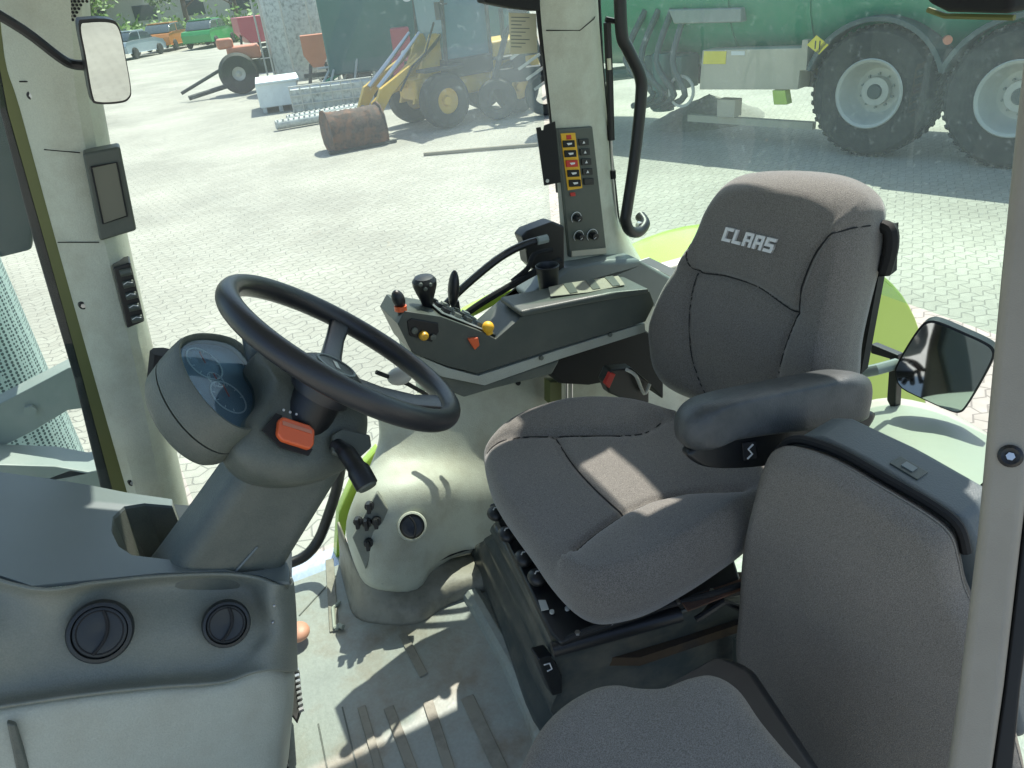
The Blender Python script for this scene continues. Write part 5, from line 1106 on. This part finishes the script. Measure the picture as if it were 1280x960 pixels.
# ================================================================== PASSENGER SEAT
ps = thing('passenger_seat', 'folding grey fabric passenger seat nearest the viewer at lower right', 'seat', tuple(at(820, 1000, z=1.5)))
pcu = Plane(V((.38, .48, 1.93)), V((-.05, -.03, 1)), V((1, 0, 0)))
def pd(p, s): return .003*noise.noise(p*10)
m, ppt = pillow(pcu, ((640, 970), (652, 935), (672, 900), (700, 872), (735, 852), (765, 846), (795, 850), (830, 850), (865, 838), (895, 834), (925, 850), (955, 890), (990, 930), (1030, 975), (1050, 1040), (990, 1100), (850, 1120), (720, 1090), (655, 1030)), .07, er=.03, dome=.008, disp=pd)
m.build('seat_cushion', 'fabriclight', ps, angle=180)
pbn = V((-.93, -.28, .12)).normalized(); PBk = Plane(V((.68, .6, 1.8)), pbn)
def pbd(p, s): return .003*noise.noise(p*8)
m, pbp = pillow(PBk, ((948, 583), (962, 568), (985, 567), (1030, 583), (1090, 618), (1150, 655), (1178, 680), (1188, 710), (1196, 745), (1215, 790), (1250, 900), (1270, 1050), (1150, 1080), (985, 1010), (946, 935), (922, 870), (913, 820), (916, 770), (920, 700), (932, 640)), .06, er=.03, dome=.012, disp=pbd)
pb = m.build('backrest', 'fabriclight', ps, angle=180)
sh = [PBk.hit(*p)-pbn*.064 for p in ((955, 575), (975, 564), (1000, 566), (1060, 597), (1180, 672), (1205, 720), (1212, 760), (1260, 960), (1100, 960), (960, 800), (935, 700))]
m = MB(); m.prism(sh, V((1, .1, .05)).normalized()*.075); shl = m.build('back_shell', 'shell', ps, bevel=.012, bseg=4)
sp1 = [PBk.hit(*p)-pbn*.05 for p in ((950, 580), (965, 566), (985, 565), (1030, 581), (1090, 616), (1150, 652), (1180, 678), (1190, 712))]
m = MB(); m.tube(catmull(sp1, 4), .007, 8); m.build('edge_piping', 'blackmatt', ps)
a_ = (sh[3]+sh[4])/2*.5+sh[3]*.5; 
m = MB(); d_ = (sh[4]-sh[3]).normalized(); o_ = V((1, .1, .05)).normalized(); n_ = d_.cross(o_); n_ = n_ if n_.z > 0 else -n_
c_ = sh[3].lerp(sh[4], .3)+o_*.028+n_*.001
m.box(c_, (.04, .024, .003), axes=(d_, o_, n_)); lt = m.build('latch_recess', 'console', shl, bevel=.001)
m = MB(); m.box(c_+n_*.002, (.016, .012, .003), axes=(d_, o_, n_)); m.build('latch_tab', 'lightpanel', lt)
m = MB(); prism_px(m, ((921, 800), (930, 800), (945, 870), (1000, 960), (985, 965), (935, 890), (919, 850)), y=.72, vec=(0, .01, 0)); m.build('hinge_plate', 'console', ps, bevel=.002)
m = MB(); m.prism([at(*p, z=1.80) for p in ((820, 860), (905, 812), (945, 830), (1060, 1000), (900, 1010))], (0, 0, -.33)); m.build('seat_base', 'black', ps, bevel=.02)

# ================================================================== PEDALS
pd_ = thing('pedal', 'black pedal with toothed metal tread at the edge of the dash console by the floor', 'pedal', tuple(at(368, 870, z=1.45)))
m = MB(); prism_px(m, ((362, 815), (373, 835), (377, 880), (370, 900), (355, 880)), z=1.52, vec=(0, 0, -.012)); m.build('pad', 'rubber', pd_, bevel=.002)
m = MB()
for k in range(8):
    c = at(371+k*.8, 838+k*7, z=1.525); m.box(c, (.008, .006, .006))
m.build('tread_teeth', 'steel', pd_)
pd2 = thing('pedal', 'lower black pedal with toothed tread at the bottom edge beside the dash console', 'pedal', tuple(at(350, 950, z=1.45)))
m = MB(); prism_px(m, ((345, 930), (358, 938), (362, 975), (335, 975)), z=1.50, vec=(0, 0, -.012)); m.build('pad', 'rubber', pd2, bevel=.002)
m = MB()
for k in range(4): m.box(at(353+k*2, 938+k*9, z=1.505), (.008, .006, .006))
m.build('tread_teeth', 'steel', pd2)
MT['peach'] = mat('peach_plastic', (.6, .3, .2), .5)
m = MB(); c = at(372, 790, z=1.445); m.sphere(c, .024, (1.1, 1.2, .6)); tag(m.build('reflector', 'peach', loc=tuple(c), angle=180), 'small peach coloured rounded cap on the floor beside the dash end', 'cap')
m = MB(); m.tube([at(418, 786, z=1.425), at(424, 782, z=1.428), at(429, 784, z=1.428)], .006, 8); m.tube([at(425, 752, z=1.425), at(416, 760, z=1.426), at(418, 786, z=1.425)], .004, 6); tag(m.build('floor_hook', 'fenderliner', loc=tuple(at(420, 780, z=1.42))), 'small pale hook moulding on the floor near the kick plate', 'hook')
# small things on the seat base: hose, rail and bolts
m = MB(); m.tube(catmull([at(705, 800, z=1.73), at(760, 778, z=1.745), at(830, 758, z=1.735), at(890, 742, z=1.745), at(935, 728, z=1.74)], 5), .005, 8); m.build('cable', 'seam', ds)
for k in range(5): m = MB(); c = at(722+42*k, 792-13*k, z=1.738); m.cyl(c, c+V((0, 0, .004)), .0045, seg=6); m.build('base_screw', 'steel', ds)
m = MB(); m.prism([at(*p, z=1.737) for p in ((850, 752), (935, 722), (935, 735), (860, 765))], (0, 0, .003)); m.build('rust_patch', 'rust', bpz)
m = MB(); m.tube([at(870, 775, z=1.70), at(905, 752, z=1.725), at(925, 760, z=1.70)], .006, 8); m.build('lever_rod', 'black', ds)
# ================================================================== LIGHT
w = bpy.data.worlds.new('World'); S.world = w; w.use_nodes = True
nt = w.node_tree; bg = nt.nodes['Background']; sky = nt.nodes.new('ShaderNodeTexSky'); sky.sky_type = 'NISHITA'; sky.sun_disc = False
EL, AZ = math.radians(60), math.radians(50)      # azimuth from +Y towards +X
sky.sun_elevation = EL; sky.sun_rotation = AZ; sky.dust_density = 1.5
nt.links.new(sky.outputs[0], bg.inputs[0]); bg.inputs[1].default_value = .14
sl = bpy.data.lights.new('sun', 'SUN'); sl.energy = 4.6; sl.angle = math.radians(.5); sl.color = (1, .96, .88)
so = bpy.data.objects.new('sun', sl); COL.objects.link(so)
d = V((math.sin(AZ)*math.cos(EL), math.cos(AZ)*math.cos(EL), math.sin(EL))); so.rotation_euler = d.to_track_quat('Z', 'Y').to_euler()
S.view_settings.view_transform = 'Standard'; S.view_settings.look = 'None'; S.view_settings.exposure = .85; S.view_settings.gamma = 1
S.cycles.transparent_max_bounces = 16
for o in bpy.data.objects:
    for k in ('org', 'local'):
        if k in o.keys(): del o[k]
